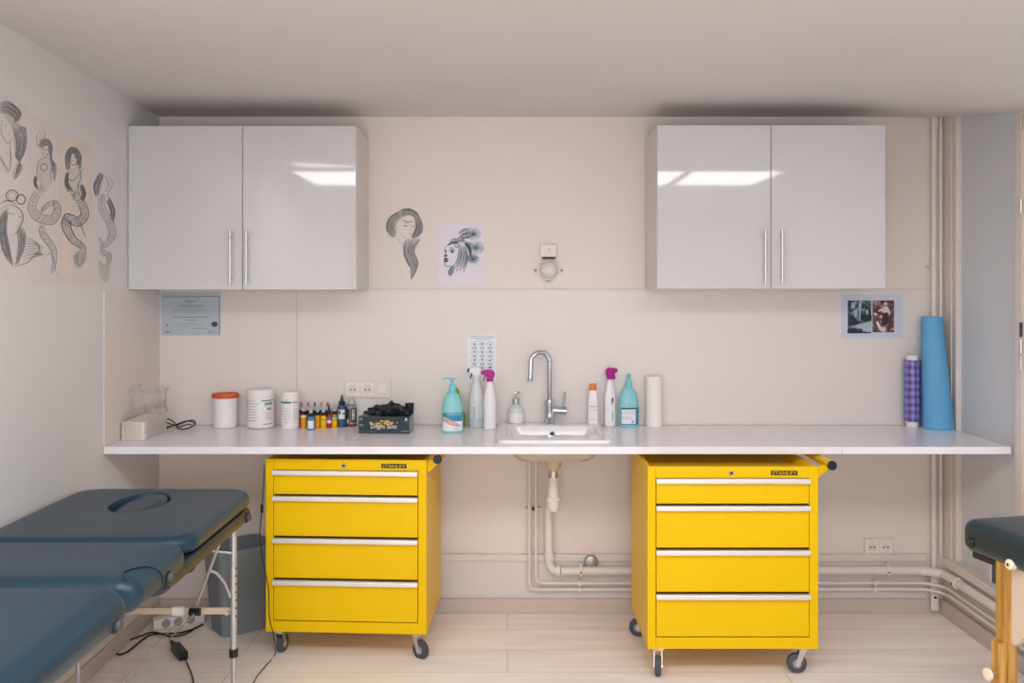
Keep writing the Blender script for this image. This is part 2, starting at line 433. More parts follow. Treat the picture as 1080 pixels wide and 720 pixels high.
# daylight window of the widened part of the room (to the right of the camera)
w2 = bpy.data.objects.new('window_2', None); COL.objects.link(w2); struct(w2)
b = MB()
for y in (-3.1, -2.27, -1.43): b.box(2.94, 3.06, y, y+.05, .85, 2.2, M['trim'])
b.box(2.94, 3.06, -3.1, -1.4, .82, .88, M['trim']); b.box(2.94, 3.06, -3.1, -1.4, 2.17, 2.22, M['trim'])
b.build('frame', w2)
w3 = bpy.data.objects.new('fill_window', None); COL.objects.link(w3); struct(w3)  # unseen window frame added behind the camera to house the fill light
b = MB()
for x in (-1.42, -.49, .44, 1.37): b.box(x, x+.05, YF-.1, YF+.03, .7, 2.2, M['trim'])
b.box(-1.42, 1.42, YF-.1, YF+.03, .66, .72, M['trim']); b.box(-1.42, 1.42, YF-.1, YF+.03, 2.17, 2.23, M['trim'])
b.build('frame', w3)
# splash panels on the back and left walls
PT = 1.583
b = MB()
xs = [XL, -1.037, XR]
for x0, x1 in zip(xs, xs[1:]): b.box(x0+.0008, x1-.0008, -.006, -.0005, .921, PT, M['panel'], .001)
struct(b.build('wall_panel_back'))
b = MB(); b.box(XL, XL+.005, -.615, -.006, .921, 1.40, M['panel_warm']); b.box(XL, XL+.005, -.615, -.006, 1.4002, PT, M['panel']); struct(b.build('wall_panel_left'))
# upper wall battens (faint raised lines)
b = MB(); b.box(XL, XR, -.009, 0, PT, PT+.007, M['panel'], .002); struct(b.build('trim_1'))
b = MB(); b.box(XL, 2.062, -.022, 0, .252, .287, M['trim'], .006); b.box(XL, 2.062, -.012, 0, .0, .252, M['dado'], .003); struct(b.build('trim_2'))
b = MB(); b.box(XL, 2.06, -.03, -.012, 0, .072, M['skirt'], .005); struct(b.build('baseboard_back'))
b = MB(); b.box(XL, XL+.018, -6.2, -.03, 0, .075, M['skirt'], .005); b.box(XL, XL+.012, -6.2, -.03, .075, .15, M['trim'], .004); struct(b.build('baseboard_left'))
b = MB(); b.box(XR-.025, XR, -.9, -.03, 0, .075, M['skirt'], .005); struct(b.build('baseboard_right'))

# ------------------------------------------------------------------ pipes
def single(mb, name, label, cat, group=None, **k):
    return tag(mb.build(name, **k), label, cat, group)
b = MB(); zb = .215
b.tube([(.262, -.045, zb), (1.9, -.045, zb+.002), (2.02, -.05, zb), (2.085, -.085, zb), (XR-.04, -.16, zb), (XR-.04, -.9, zb-.002)], .0205, M['pipe'], 14, sub=5)
t = thing('heating_pipe', 'thick white pipe running low along the wall and round the right corner', 'pipe')
o = b.build('pipe_run', t)
for cx in (.352, 1.846): 
    b = MB(); b.cyl((cx, -.045, zb), (cx+.014, -.045, zb), .027, M['pipe']); b.box(cx+.002, cx+.012, -.06, -.04, zb+.02, zb+.04, M['pipe'], .002); b.box(cx+.003, cx+.01, -.074, -.066, zb-.004, zb+.004, M['dark_print']); b.build('clamp', t)
b = MB(); b.cyl((XR-.04, -.22, zb), (XR-.04, -.235, zb), .027, M['pipe']); b.box(XR-.07, XR-.062, -.23, -.224, zb-.008, zb+.002, M['dark_print']); b.build('clamp', t)
for z, y0, xs_, nm, lab in ((.153, -.035, .14, 'upper', 'upper thin white water pipe along the lower wall'), (.122, -.035, .108, 'lower', 'lower thin white water pipe just above the skirting')):
    t = thing('water_pipe', lab, 'pipe', group=None)
    b = MB()
    b.tube([(xs_, y0-.006, .80), (xs_, y0-.006, z+.03), (xs_+.008, y0-.006, z+.008), (xs_+.03, y0-.006, z), (1.9, y0, z), (2.04, y0-.005, z), (2.09, -.075, z), (XR-.03, -.14, z), (XR-.03, -.9, z-.006)], .0075, M['pipe'], 10, sub=1)
    b.build('pipe_run', t)
    b = MB(); b.cyl((xs_, y0-.006, .755), (xs_, y0-.006, .81), .011, M['steel']); b.cyl((xs_, y0-.006, .77), (xs_, y0-.006, .785), .014, M['dark_print'], seg=6); b.build('valve', t)
    b = MB(); b.box(.347, .36, -.048, -.012, z-.012, z+.014, M['pipe'], .002); b.build('clamp', t)
    b = MB(); b.box(1.79, 1.803, -.048, -.012, z-.012, z+.014, M['pipe'], .002); b.build('clamp', t)
b = MB(); b.box(.085, .165, -.03, 0, .508, .518, M['pipe'], .002); b.cyl((.127, -.045, .513), (.127, -.02, .513), .007, M['dark_print'])
single(b, 'pipe_clip', 'small clip holding the two thin pipes under the sink', 'clip')
b = MB()
b.tube([(2.088, -.03, .02), (2.088, -.03, 2.28), (2.094, -.03, 2.36), (2.10, -.03, 2.425)], .0125, M['pipe'], 12, sub=4)
t = thing('riser_pipe', 'white vertical pipe from floor to ceiling in the right corner', 'pipe')
b.build('pipe_run', t)
b = MB(); b.cyl((2.088, -.03, 1.69), (2.088, -.03, 1.705), .017, M['pipe']); b.box(2.062, 2.09, -.03, 0, 1.693, 1.703, M['pipe']); b.build('clamp', t)
b = MB(); b.box(2.07, 2.106, -.044, -.03, .02, .2, M['pipe'], .004); b.cyl((2.088, -.05, .085), (2.088, -.044, .085), .006, M['dark_print']); b.build('foot_sleeve', t)
b = MB(); b.tube([(2.126, -.022, .29), (2.126, -.022, 2.43)], .008, M['pipe'], 10)
single(b, 'thin_riser_pipe', 'thinner vertical pipe beside the riser in the right corner', 'pipe')
# drain trap and waste pipe
t = thing('drain_trap', 'white plastic bottle trap and waste pipe below the sink', 'drain', (.215, 0, 0))
b = MB(); b.lathe([(.038, .812), (.037, .765), (.028, .752), (.022, .742)], M['beige_under'], (0, -.24, 0), cap0=False); b.build('waste_cup', t)
b = MB(); b.cyl((0, -.24, .742), (0, -.24, .712), .0225, M['steel'], seg=20); b.build('chrome_nut', t)
b = MB(); b.lathe([(.025, .712), (.025, .694), (.02, .692), (.021, .675), (.026, .66), (.027, .625), (.034, .62), (.034, .608), (.03, .604), (.029, .58), (.022, .556), (.012, .55)], M['pvc'], (0, -.24, 0)); b.build('trap', t)
b = MB(); b.tube([(-.004, -.22, .64), (-.008, -.15, .61), (-.012, -.08, .56), (-.014, -.05, .45), (-.010, -.045, .28), (-.004, -.045, .238), (.015, -.045, .217), (.043, -.045, .215)], .0205, M['pvc'], 14, sub=5); b.build('waste_pipe', t)
b = MB(); b.lathe([(.0255, 0), (.0255, .035)], M['pvc'], (-.010, -.045, .27)); b.build('elbow_collar', t); b = MB(); b.lathe([(.0255, 0), (.0255, .02)], M['pvc'], (.022, -.045, .215), axis='x'); b.build('elbow_collar', t)
b = MB(); b.lathe([(.034, 0), (.034, .006), (.028, .014), (.012, .018), (.004, .0185)], M['grey_disc'], (.41, -.028, .256), axis='y'); single(b, 'round_wall_cap', 'round grey metal cap on the wall ledge above the waste pipe', 'cap')

# ------------------------------------------------------------------ worktop, sink, tap
SX0, SX1, SY0, SY1 = -.045, .455, -.545, -.035
b = MB()
zt, zbm, yf = .92, .888, -.622
JX = 1.42
b.box(XL+.003, SX0+.012, yf, -.008, zbm, zt, M['worktop'], .003)
b.box(SX1-.012, JX-.0006, yf, -.008, zbm, zt, M['worktop'], .003)
b.box(SX0+.009, SX1-.009, yf, SY0+.012, zbm, zt, M['worktop'], .003)
b.box(SX0+.009, SX1-.009, SY1-.012, -.008, zbm, zt, M['worktop'], .003)
single(b, 'worktop', 'long white worktop running from the left wall past the sink', 'worktop')
b = MB(); b.box(JX+.0006, XR-.008, yf+.001, -.008, zbm, zt-.0005, M['worktop'], .003)
single(b, 'worktop', 'short white worktop section at the right end beyond the joint', 'worktop')
# brackets
for i, (px, lab) in enumerate(((256, 'small metal bracket under the worktop, near the left tool chest'), (648, 'small metal bracket under the worktop, just right of the sink'), (970, 'small metal bracket under the right end of the worktop'))):
    x = (px-CX)/214.
    b = MB(); b.box(x-.014, x+.014, -.012, -.006, .80, .886, M['alu'], .002); b.box(x-.014, x+.014, -.2, -.008, .882, .887, M['alu'], .001)
    b.cyl((x, -.016, .825), (x, -.01, .825), .004, M['dark_print']); b.cyl((x, -.016, .855), (x, -.01, .855), .004, M['dark_print'])
    single(b, 'shelf_bracket', lab, 'bracket', 'worktop brackets')
# sink
t = thing('sink', 'white ceramic inset sink in the middle of the worktop', 'sink', ((SX0+SX1)/2, (SY0+SY1)/2, .92))
ox, oy = (SX0+SX1)/2, (SY0+SY1)/2
W_, D_ = SX1-SX0, SY1-SY0
bx, by, bw, bd = .215-ox, (-.40-.125)/2-oy, .405, .275
b = MB()
b.loops([rr(0, 0, W_, D_, .03, .0005), rr(0, 0, W_, D_, .03, .010), rr(0, 0, W_-.012, D_-.012, .026, .016),
         rr(bx, by, bw+.02, bd+.02, .05, .016), rr(bx, by, bw, bd, .045, .008), rr(bx, by, bw-.05, bd-.03, .045, -.078), rr(bx, by, bw-.11, bd-.09, .05, -.096), rr(bx, by-.02, .05, .05, .02, -.101)], M['ceramic'], cap0=False)
b.build('basin', t, sharp=60)
b = MB(); b.loops([rr(bx, by, bw+.01, bd+.01, .05, -.02), rr(bx, by, bw-.03, bd-.01, .05, -.086), rr(bx, by, bw-.08, bd-.06, .05, -.111)], M['beige_under'], cap0=False); b.build('underside', t)
b = MB(); b.lathe([(.013, 0), (.013, .004), (.009, .004), (.008, .001)], M['chrome'], (bx, by+bd/2-.006, -.024), axis='y', cap1=True)
b.lathe([(.008, .0), (.008, .0045)], M['dark_print'], (bx, by+bd/2-.006, -.024), axis='y'); b.build('overflow', t)
b = MB(); b.lathe([(.024, 0), (.026, .003), (.012, .006), (.004, .006)], M['chrome'], (bx, by-.02, -.1008)); b.build('plug', t)
# tap
t = thing('tap', 'chrome swan-neck mixer tap behind the sink basin', 'tap', (.205, -.078, .936))
b = MB(); b.lathe([(.028, 0), (.028, .004), (.025, .006), (.025, .112), (.022, .116), (.012, .118)], M['chrome']); b.build('base', t)
b = MB(); ar = math.radians(-158)
dx, dy = math.cos(ar), math.sin(ar)
R_ = .05; pts = [(0, 0, .11), (0, 0, .2), (0, 0, .298)]
for k in range(1, 13):
    a = PI*k/12; q = R_*(1-math.cos(a)); pts.append((q*dx, q*dy, .298+R_*math.sin(a)))
pts += [(2*R_*dx, 2*R_*dy, .26), (2*R_*dx*1.02, 2*R_*dy*1.02, .215)]
b.tube(pts, .0125, M['chrome'], 16)
b.cyl((2*R_*dx*1.02, 2*R_*dy*1.02, .228), (2*R_*dx*1.02, 2*R_*dy*1.02, .209), .0128, M['chrome']); b.build('spout', t)
b = MB(); b.cyl((.02, 0, .066), (.082, -.008, .064), .0205, M['chrome'], seg=20); b.build('mixer_body', t)
b = MB(); b.tube([(.068, -.004, .075), (.07, -.004, .12), (.072, -.004, .156)], .0075, M['chrome'], 12); b.build('lever', t)

# ------------------------------------------------------------------ wall cabinets
def cabinet(x0, x1, z0, z1, gap, label, bars):
    t = thing('wall_cabinet', label, 'cabinet', (x0, 0, z0))
    W, H, D = x1-x0, z1-z0, .372
    b = MB(); b.box(0, W, -D+.02, -.001, 0, H, M['carcass'], .0015); b.build('carcass', t)
    for a, c, hx in ((.001, gap-.0016, bars[0]), (gap+.0016, W-.001, bars[1])):
        b = MB(); b.box(a, c, -D-.0, -D+.0185, .0015, H-.001, M['white_gloss'], .0015); d = b.build('door', t)
        b = MB(); y = -D-.03
        b.cyl((hx, y, .025), (hx, y, .265), .006, M['steel'], seg=12)
        for z in (.055, .235): b.cyl((hx, y, z), (hx, -D, z), .0045, M['steel'])
        b.build('handle', d)
    return t
cabinet(XL+.002, -.683, PT+.002, 2.326, (253.6-132.5)/234.2, 'glossy white two-door wall cabinet on the left, above the jars', [(243-132.5)/234.2*.995, (260-132.5)/234.2*.995])
cabinet(.678, 1.708, 1.589, 2.329, (814-693.8)/234.2, 'glossy white two-door wall cabinet on the right, over the photo print', [(806.2-693.8)/234.2, (824-693.8)/234.2])

# ------------------------------------------------------------------ tool chests
def caster(t, x, y, ang):
    e = MB(); R = Matrix.Rotation(ang, 4, 'Z')
    z = .04
    e.cyl((0, 0, .112), (0, 0, .098), .022, M['steel'], seg=14)
    e.box(-.03, .03, -.025, .025, .107, .112, M['steel'], .001)
    for s in (-1, 1):
        for p in ([(-.01, .1), (.015, .1), (.034, .036), (.02, .03), (.004, .06)],):
            e.prism(p, s*.0155-.0012, s*.0155+.0012, M['steel'])
    e.box(-.012, .016, -.016, .016, .094, .099, M['steel'], .001)
    e.cyl((.026, -.02, .04), (.026, .02, .04), .005, M['steel'])
    c = e.build('caster', t, (x, y, 0), ang)
    w = MB(); w.lathe([(.012, -.012), (.034, -.0125), (.04, -.009), (.041, 0), (.04, .009), (.034, .0125), (.012, .012)], M['rubber'], (.026, 0, .041), axis='y', seg=24)
    w.lathe([(.018, -.0135), (.018, .0135)], M['grey_print'], (.026, 0, .041), axis='y')
    w.build('wheel', c)

def tool_chest(label, loc, rotz, angs, hx=.055):
    t = thing('tool_chest', label, 'tool chest', loc, rotz)
    W, D, z0, z1 = .70, .48, .112, .861
    Y = M['yellow']
    b = MB(); h = W/2
    # side, back, bottom panels
    b.box(-h, -h+.012, .0, D, z0, z1, Y, .003); b.box(h-.012, h, 0, D, z0, z1, Y, .003)
    b.box(-h+.01, h-.01, D-.012, D, z0, z1, Y, .003); b.box(-h+.01, h-.01, .02, D-.01, z0, z0+.012, Y)
    # front frame
    b.box(-h+.002, -h+.0345, -.0005, .018, z0+.002, z1-.001, Y, .003); b.box(h-.0365, h-.002, -.0005, .018, z0+.002, z1-.001, Y, .003)
    b.box(-h+.034, h-.034, -.0005, .018, z1-.047, z1-.001, Y, .003); b.box(-h+.034, h-.034, -.0005, .018, z0+.002, z0+.05, Y, .003)
    # tray with sloped inner edges
    zt_ = z1
    b.loops([rr(0, D/2, W-.006, D-.006, .006, zt_-.004, 2), rr(0, D/2, W-.01, D-.01, .006, zt_, 2), rr(0, D/2, W-.035, D-.035, .006, zt_-.002, 2), rr(0, D/2, W-.075, D-.09, .006, zt_-.028, 2)], Y, cap0=False)
    b.build('body', t, sharp=30)
    b = MB(); b.box(-h+.03, h-.03, .019, .03, z0+.03, z1-.03, M['yellow_dark']); b.build('drawer_cavity', t)
    for zl, zh in ((.054, .2285), (.237, .4095), (.418, .5905), (.598, .7015)):
        b = MB(); x0, x1 = -h+.0365, h-.0385
        b.box(x0, x1, -.003, .016, z0+zl, z0+zh-.004, Y, .003)
        b.box(x0, x1, -.0015, .016, z0+zl, z0+zl+.006, M['yellow'], .001)
        d = b.build('drawer', t)
        b = MB(); b.loops([[(x, y, z0+zh+z) for y, z in ((-.003, 0), (-.018, -.001), (-.021, -.005), (-.021, -.018), (-.017, -.020), (-.014, -.017), (-.003, -.012))] for x in (x0-.0015, x1+.0015)], M['handle_alu'])
        b.build('handle', d)
    b = MB(); b.lathe([(.0105, 0), (.0105, .004), (.0085, .006)], M['steel'], (-.007, 0, z0+.7235), axis='y', seg=20); b.lathe([(.006, 0), (.006, .0068)], M['black'], (-.007, 0, z0+.7235), axis='y', seg=14); b.build('lock', t)
    b = MB(); b.box(.155, .264, -.003, 0, z0+.714, z0+.7325, M['black'], .001); g = b.build('badge', t)
    b = MB(); text_mesh(b, 'STANLEY', .099, .0125, M['yellow'], lambda u, v: (.2095+u, -.0036, z0+.7232+v)); b.build('lettering', g, fix=False)
    # side handle tube with black end caps, on short brackets
    zc = .866
    b = MB(); b.cyl((h+hx, -.0, zc), (h+hx, D-.01, zc), .0185, Y, seg=20)
    for y in (.03, D-.05):
        b.prism([(h-.002, zc-.055), (h+.004, zc-.062), (h+hx+.004, zc-.017), (h+hx-.004, zc-.012), (h+hx-.02, zc-.004), (h-.002, zc-.012)], y, y+.004, Y)
    b.build('side_handle', t)
    for y, s in ((0, 1), (D-.01, -1)):
        b = MB(); b.cyl((h+hx, y, zc), (h+hx, y-.006*s, zc), .0195, M['black'], seg=20); b.build('end_cap', t)
    b = MB(); b.cyl((h, .05, z0+.66), (h+.012, .05, z0+.66), .004, M['steel']); b.build('side_screw', t)
    for (x, y), a in zip(((-h+.05, .04), (h-.05, .04), (-h+.05, D-.05), (h-.05, D-.05)), angs): caster(t, x, y, a)
    return t
sL, sR = 245.1, 257.5
tool_chest('yellow four-drawer rolling tool chest left of the sink, beside the grey bin', ((364.6-CX)/sL, F/sL+CAMY, -.006), math.radians(-3.0), [math.radians(80), math.radians(-35), math.radians(60), math.radians(120)], .048)
tool_chest('yellow four-drawer rolling tool chest right of the sink, side pipe handle sticking out', ((773-CX)/sR, F/sR+CAMY, 0), 0, [math.radians(-100), math.radians(175), math.radians(165), math.radians(90)])

# ------------------------------------------------------------------ wall plates, sensor
def wall_plate(px0, px1, py0, py1, n, switch, label, double=False):
    s = 214.
    x0, x1 = (px0-CX)/s, (px1-CX)/s; z1, z0 = CAMH-(py0-HY)/s, CAMH-(py1-HY)/s
    t = thing('wall_socket', label, 'socket', (x0, -.006 if z0 > .9 else 0, z0))
    w, h = x1-x0, z1-z0
    b = MB(); b.box(0, w, -.010, 0, 0, h, M['beigeplate'], .003); b.build('plate', t)
    k = n+(1 if switch else 0); g = (w-.012)/k
    for i in range(n):
        cx = .006+g*(i+.5); r = min(g, h)*.40
        b = MB(); b.box(cx-r*1.08, cx+r*1.08, -.0125, -.009, h/2-r*1.08, h/2+r*1.08, M['white'], .003)
        b.lathe([(r, 0), (r*.97, .0015), (r*.9, .0015), (r*.86, -.002)], M['white'], (cx, -.0125, h/2), axis='y', cap0=False)
        b.lathe([(r*.86, 0), (r*.86, .0004)], M['beigeplate'], (cx, -.0125, h/2), axis='y')
        for q in (-1, 1): b.lathe([(.0042, 0), (.0042, .001)], M['black'], (cx+q*.0095, -.0127, h/2-.002), axis='y', seg=10)
        b.lathe([(.0026, 0), (.0026, .007)], M['steel'], (cx, -.0127, h/2+.009), axis='y', seg=10)
        b.build('outlet', t)
    if switch:
        cx = .006+g*(n+.5); b = MB(); b.box(cx-.02, cx+.02, -.016, -.009, h/2-.02, h/2+.02, M['white'], .003); b.build('switch_rocker', t)
wall_plate(363.5, 412.5, 401, 419, 2, True, 'cream wall plate with two sockets and a switch above the worktop')
wall_plate(911, 941.5, 567, 584.5, 2, False, 'low double wall socket right of the right tool chest')
t = thing('motion_sensor', 'cream round motion sensor under a small square box on the back wall', 'sensor', ((578.5-CX)/214., -.0003, CAMH+.10))
b = MB(); b.box(-.042, .040, -.022, 0, .063, .125, M['beigeplate'], .004); b.cyl((0, -.024, .10), (0, -.02, .10), .003, M['dark_print']); b.box(-.032, .034, -.024, -.0, .055, .064, M['dark_print'], .001); b.build('junction_box', t)
b = MB()
b.lathe([(.052, 0), (.052, .02), (.049, .026), (.045, .028)], M['beigeplate'], (0, 0, 0), axis='y', seg=36)
b.prism([(-.062, -.01), (-.05, -.028), (.05, -.028), (.064, -.01), (.064, .014), (.05, .026), (-.05, .026), (-.062, .014)], -.014, 0, M['beigeplate'], .002)
b.box(-.022, .018, -.02, 0, -.062, -.044, M['beigeplate'], .004)
b.build('housing', t)
b = MB(); b.lathe([(.045, .026), (.043, .030), (.041, .030)], M['grey_print'], (0, 0, 0), axis='y', seg=36, cap1=False, cap0=False)
b.lathe([(.0415, .028), (.040, .036), (.033, .046), (.02, .053), (.006, .056), (.001, .056)], M['lens'], (0, 0, 0), axis='y', seg=36); b.build('lens', t)
for q in (-.064, .063):
    b = MB(); b.lathe([(.0105, 0), (.0105, .012), (.007, .016)], M['beigeplate'], (q, 0, -.002), axis='y'); b.lathe([(.005, .01), (.005, .0175)], M['dark_print'], (q, 0, -.002), axis='y', seg=10); b.build('screw_lug', t)
b = MB(); b.box(-.012, .01, -.0235, -.01, -.057, -.049, M['grey_print'], .001); b.build('dial', t)

# ------------------------------------------------------------------ pictures: flat line drawings
class Draw:
    """strokes laid on a wall; fn(px, py, lift) -> point"""
    def __init__(s, fn, z=1.): s.fn = fn; s.b = MB(); s.lift = 0.0; s.org = (0, 0); s.k = z
    def P(s, p): return (s.org[0]+p[0]/s.k, s.org[1]+p[1]/s.k)
    def stroke(s, pts, w, m, sub=6, taper=True, raw=False):
        q = [Vector((*(p if raw else s.P(p)), 0)) for p in pts]
        if sub and len(q) > 2: q = spline(q, sub)
        n = len(q); s.lift += .00001; L = []; R = []
        for i, p in enumerate(q):
            t = q[min(i+1, n-1)]-q[max(i-1, 0)]
            if t.length < 1e-6: t = Vector((1, 0, 0))
            t.normalize(); nn = Vector((-t.y, t.x, 0))
            ww = w*.5*((.25+.75*math.sin(PI*min(1, max(0, i/(n-1))))) if taper else 1)
            L.append(s.b.bm.verts.new(s.fn(p.x+nn.x*ww, p.y+nn.y*ww, s.lift))); R.append(s.b.bm.verts.new(s.fn(p.x-nn.x*ww, p.y-nn.y*ww, s.lift)))
        fs = [s.b.bm.faces.new((L[i], L[i+1], R[i+1], R[i])) for i in range(n-1)]
        s.b._faces(fs, m)
    def hair(s, A, B, n, w, ms, jit=.5):
        A = spline([Vector((*s.P(p), 0)) for p in A], 8); B = spline([Vector((*s.P(p), 0)) for p in B], 8)
        for k in range(n):
            f = (k+random.uniform(-.3, .3))/(max(1, n-1)); f = min(1, max(0, f))
            a0, a1 = random.uniform(0, .15), random.uniform(.85, 1)
            m = len(A); pts = []
            for i in range(0, 13):
                u = a0+(a1-a0)*i/12
                pa = A[min(len(A)-1, int(u*(len(A)-1)))]; pb = B[min(len(B)-1, int(u*(len(B)-1)))]
                p = pa.lerp(pb, f); pts.append((p.x+random.uniform(-jit, jit)*.3, p.y+random.uniform(-jit, jit)*.3))
            s.stroke(pts, w*random.uniform(.6, 1.3), random.choice(ms), sub=2, raw=True)
    def fill(s, pts, m, sub=5):
        q = [Vector((*s.P(p), 0)) for p in pts]; q = spline(q+[q[0]], sub)[:-1]
        s.lift += .00001
        s.b.poly([s.fn(p.x, p.y, s.lift) for p in q], m)
    def blob(s, c, rx, ry, m, n=14, a=0):
        s.lift += .00001; cx, cy = s.P(c); rx /= s.k; ry /= s.k
        s.b.poly([s.fn(cx+rx*math.cos(t)*math.cos(a)-ry*math.sin(t)*math.sin(a), cy+rx*math.cos(t)*math.sin(a)+ry*math.sin(t)*math.cos(a), s.lift) for t in [2*PI*i/n for i in range(n)]], m)
    def ring(s, c, rx, ry, w, m, n=18):
        s.stroke([(c[0]+rx*math.cos(2*PI*i/n), c[1]+ry*math.sin(2*PI*i/n)) for i in range(n+1)], w, m, sub=0, taper=False)
def on_back(y):
    def fn(px, py, l):
        D = 4.44+y
        return ((px-CX)*D/F, y-.0006-l, CAMH-(py-HY)*D/F)
    return fn
def on_left(px, py, l):
    X = XL
    D = F*X/(px-CX)
    return (X+.0005+l, D+CAMY, CAMH-(py-HY)*D/F)
def sheet(fn, pts, m, name, parent, th=.0004):
    b = MB(); b.poly([fn(x, y, 0) for x, y in pts], m)
    return b.build(name, parent, fix=False)
G, GS, GW = M['pencil'], M['pencil_soft'], M['pencil_wash']
# 1: large pale drawing
fnb = on_back(-.0001)
t = thing('pencil_portrait', 'large pale sheet with a pencil portrait of a woman with long wavy hair', 'drawing')
sheet(fnb, [(397, 210), (460.5, 209.5), (461.5, 302), (396, 302.5)], M['paper_cream'], 'paper', t)
d = Draw(fnb, 7.2); d.org = (400, 200); d.lift = .0003
d.fill([(165, 155), (85, 200), (52, 280), (70, 345), (110, 366), (135, 330), (120, 290), (150, 240), (180, 200)], GW)
d.fill([(165, 150), (230, 146), (285, 180), (322, 240), (325, 310), (300, 355), (255, 370), (258, 330), (275, 280), (272, 235), (240, 196), (180, 205)], GS)
d.fill([(240, 375), (180, 400), (190, 520), (240, 590), (240, 680), (290, 590), (295, 550), (268, 480), (312, 375)], GW)
d.hair([(170, 152), (75, 215), (55, 300), (110, 365)], [(175, 200), (125, 245), (120, 300), (132, 345)], 26, 1.1, [G, GS, GS])
d.hair([(165, 148), (230, 145), (290, 180), (322, 245)], [(165, 195), (205, 184), (255, 200), (275, 245)], 22, 1.1, [G, G, GS])
d.hair([(300, 195), (325, 250), (325, 320), (290, 362)], [(272, 225), (276, 290), (258, 335), (245, 375)], 22, 1.1, [G, G, GS])
d.hair([(185, 390), (185, 480), (215, 560), (240, 600), (238, 690)], [(312, 370), (262, 450), (292, 540), (285, 600), (242, 690)], 26, 1.0, [G, GS, GS])
d.fill([(178, 222), (200, 200), (245, 200), (268, 225), (262, 300), (250, 345), (225, 372), (180, 358), (152, 320), (160, 250)], M['paper_cream'])
d.hair([(170, 225), (215, 242), (268, 232)], [(172, 232), (215, 248), (266, 242)], 4, .7, [GS])
d.stroke([(188, 266), (200, 276), (218, 274)], 1.3, G); d.stroke([(186, 256), (205, 252), (222, 260)], .7, GS)
d.stroke([(250, 272), (258, 279), (268, 274)], 1.1, G); d.stroke([(236, 275), (246, 305), (232, 314)], .5, GS)
d.stroke([(226, 336), (240, 333), (250, 338)], .9, GS); d.stroke([(229, 343), (240, 346), (248, 343)], .6, GS)
d.stroke([(152, 320), (180, 356), (222, 374), (250, 348)], .5, GS); d.ring((124, 292), 10, 18, .5, GS); d.stroke([(140, 350), (150, 385), (178, 412)], .5, GS)
d.b.build('pencil_lines', t, fix=False)
# 2: lavender sheet, peacock feather headdress
t = thing('ink_portrait', 'lavender sheet with an ink portrait of a woman in a peacock feather headdress', 'drawing')
sheet(fnb, [(463.5, 235.5), (510.5, 235), (511.5, 301.5), (463, 300.5)], M['paper_lav'], 'paper', t)
I, IS = M['ink_blue'], M['ink_blue_soft']
d = Draw(fnb, 9.6); d.org = (455, 230); d.lift = .0003
for c, r in (((425, 160), 82), ((450, 300), 86), ((420, 415), 66)):
    for k in range(30):
        a = 2*PI*k/30; d.stroke([(c[0]+math.cos(a)*r*.35, c[1]+math.sin(a)*r*.3), (c[0]+math.cos(a+.2)*r*.8, c[1]+math.sin(a+.2)*r*.6), (c[0]+math.cos(a+.3)*r, c[1]+math.sin(a+.3)*r*.85)], .45, random.choice([I, IS, IS]))
    d.stroke([(300, 215), ((300+c[0])/2+20, (215+c[1])/2), c], .8, I); d.blob(c, 30, 24, IS); d.blob((c[0], c[1]), 15, 15, I); d.ring(c, 34, 28, .5, I)
d.hair([(270, 150), (330, 110), (400, 105)], [(310, 210), (360, 200), (420, 190)], 12, .6, [I, IS])
d.hair([(330, 220), (390, 260), (420, 330)], [(340, 260), (380, 330), (400, 440)], 12, .6, [I, IS])
d.hair([(278, 280), (268, 380), (235, 520)], [(345, 275), (372, 400), (335, 535)], 18, .6, [I, IS, IS])
d.fill([(185, 245), (150, 285), (135, 330), (140, 390), (135, 440), (145, 482), (200, 486), (240, 460), (268, 380), (272, 280)], M['paper_lav'])
d.stroke([(190, 250), (150, 285), (134, 325), (150, 345), (128, 384), (142, 398), (130, 420), (134, 455), (142, 482), (200, 487), (240, 462), (268, 380), (276, 285)], .8, I)
d.fill([(180, 250), (205, 215), (240, 200), (268, 212), (276, 235)], IS); d.hair([(160, 272), (215, 243), (280, 240)], [(158, 282), (215, 256), (280, 252)], 5, 1.0, [I])
d.stroke([(180, 330), (205, 322), (238, 334)], 1.2, I); d.stroke([(188, 340), (210, 350), (236, 340)], .8, I); d.blob((212, 338), 12, 9, I); d.stroke([(175, 308), (205, 300), (240, 316)], .9, I)
d.blob((144, 334), 11, 12, I); d.blob((150, 380), 14, 11, I); d.blob((150, 424), 20, 24, I); d.stroke([(132, 424), (152, 426), (172, 422)], .5, IS)
d.ring((300, 214), 28, 26, .8, I); d.ring((258, 275), 24, 22, .8, I); d.blob((258, 275), 10, 10, IS); d.ring((300, 214), 14, 12, .6, I)
d.hair([(205, 490), (175, 540), (180, 590)], [(240, 470), (225, 540), (195, 590)], 8, .7, [I, IS])
for p in ((260, 526), (288, 520), (330, 534)): d.blob(p, 8, 7, M['red'])
d.b.build('ink_lines', t, fix=False)
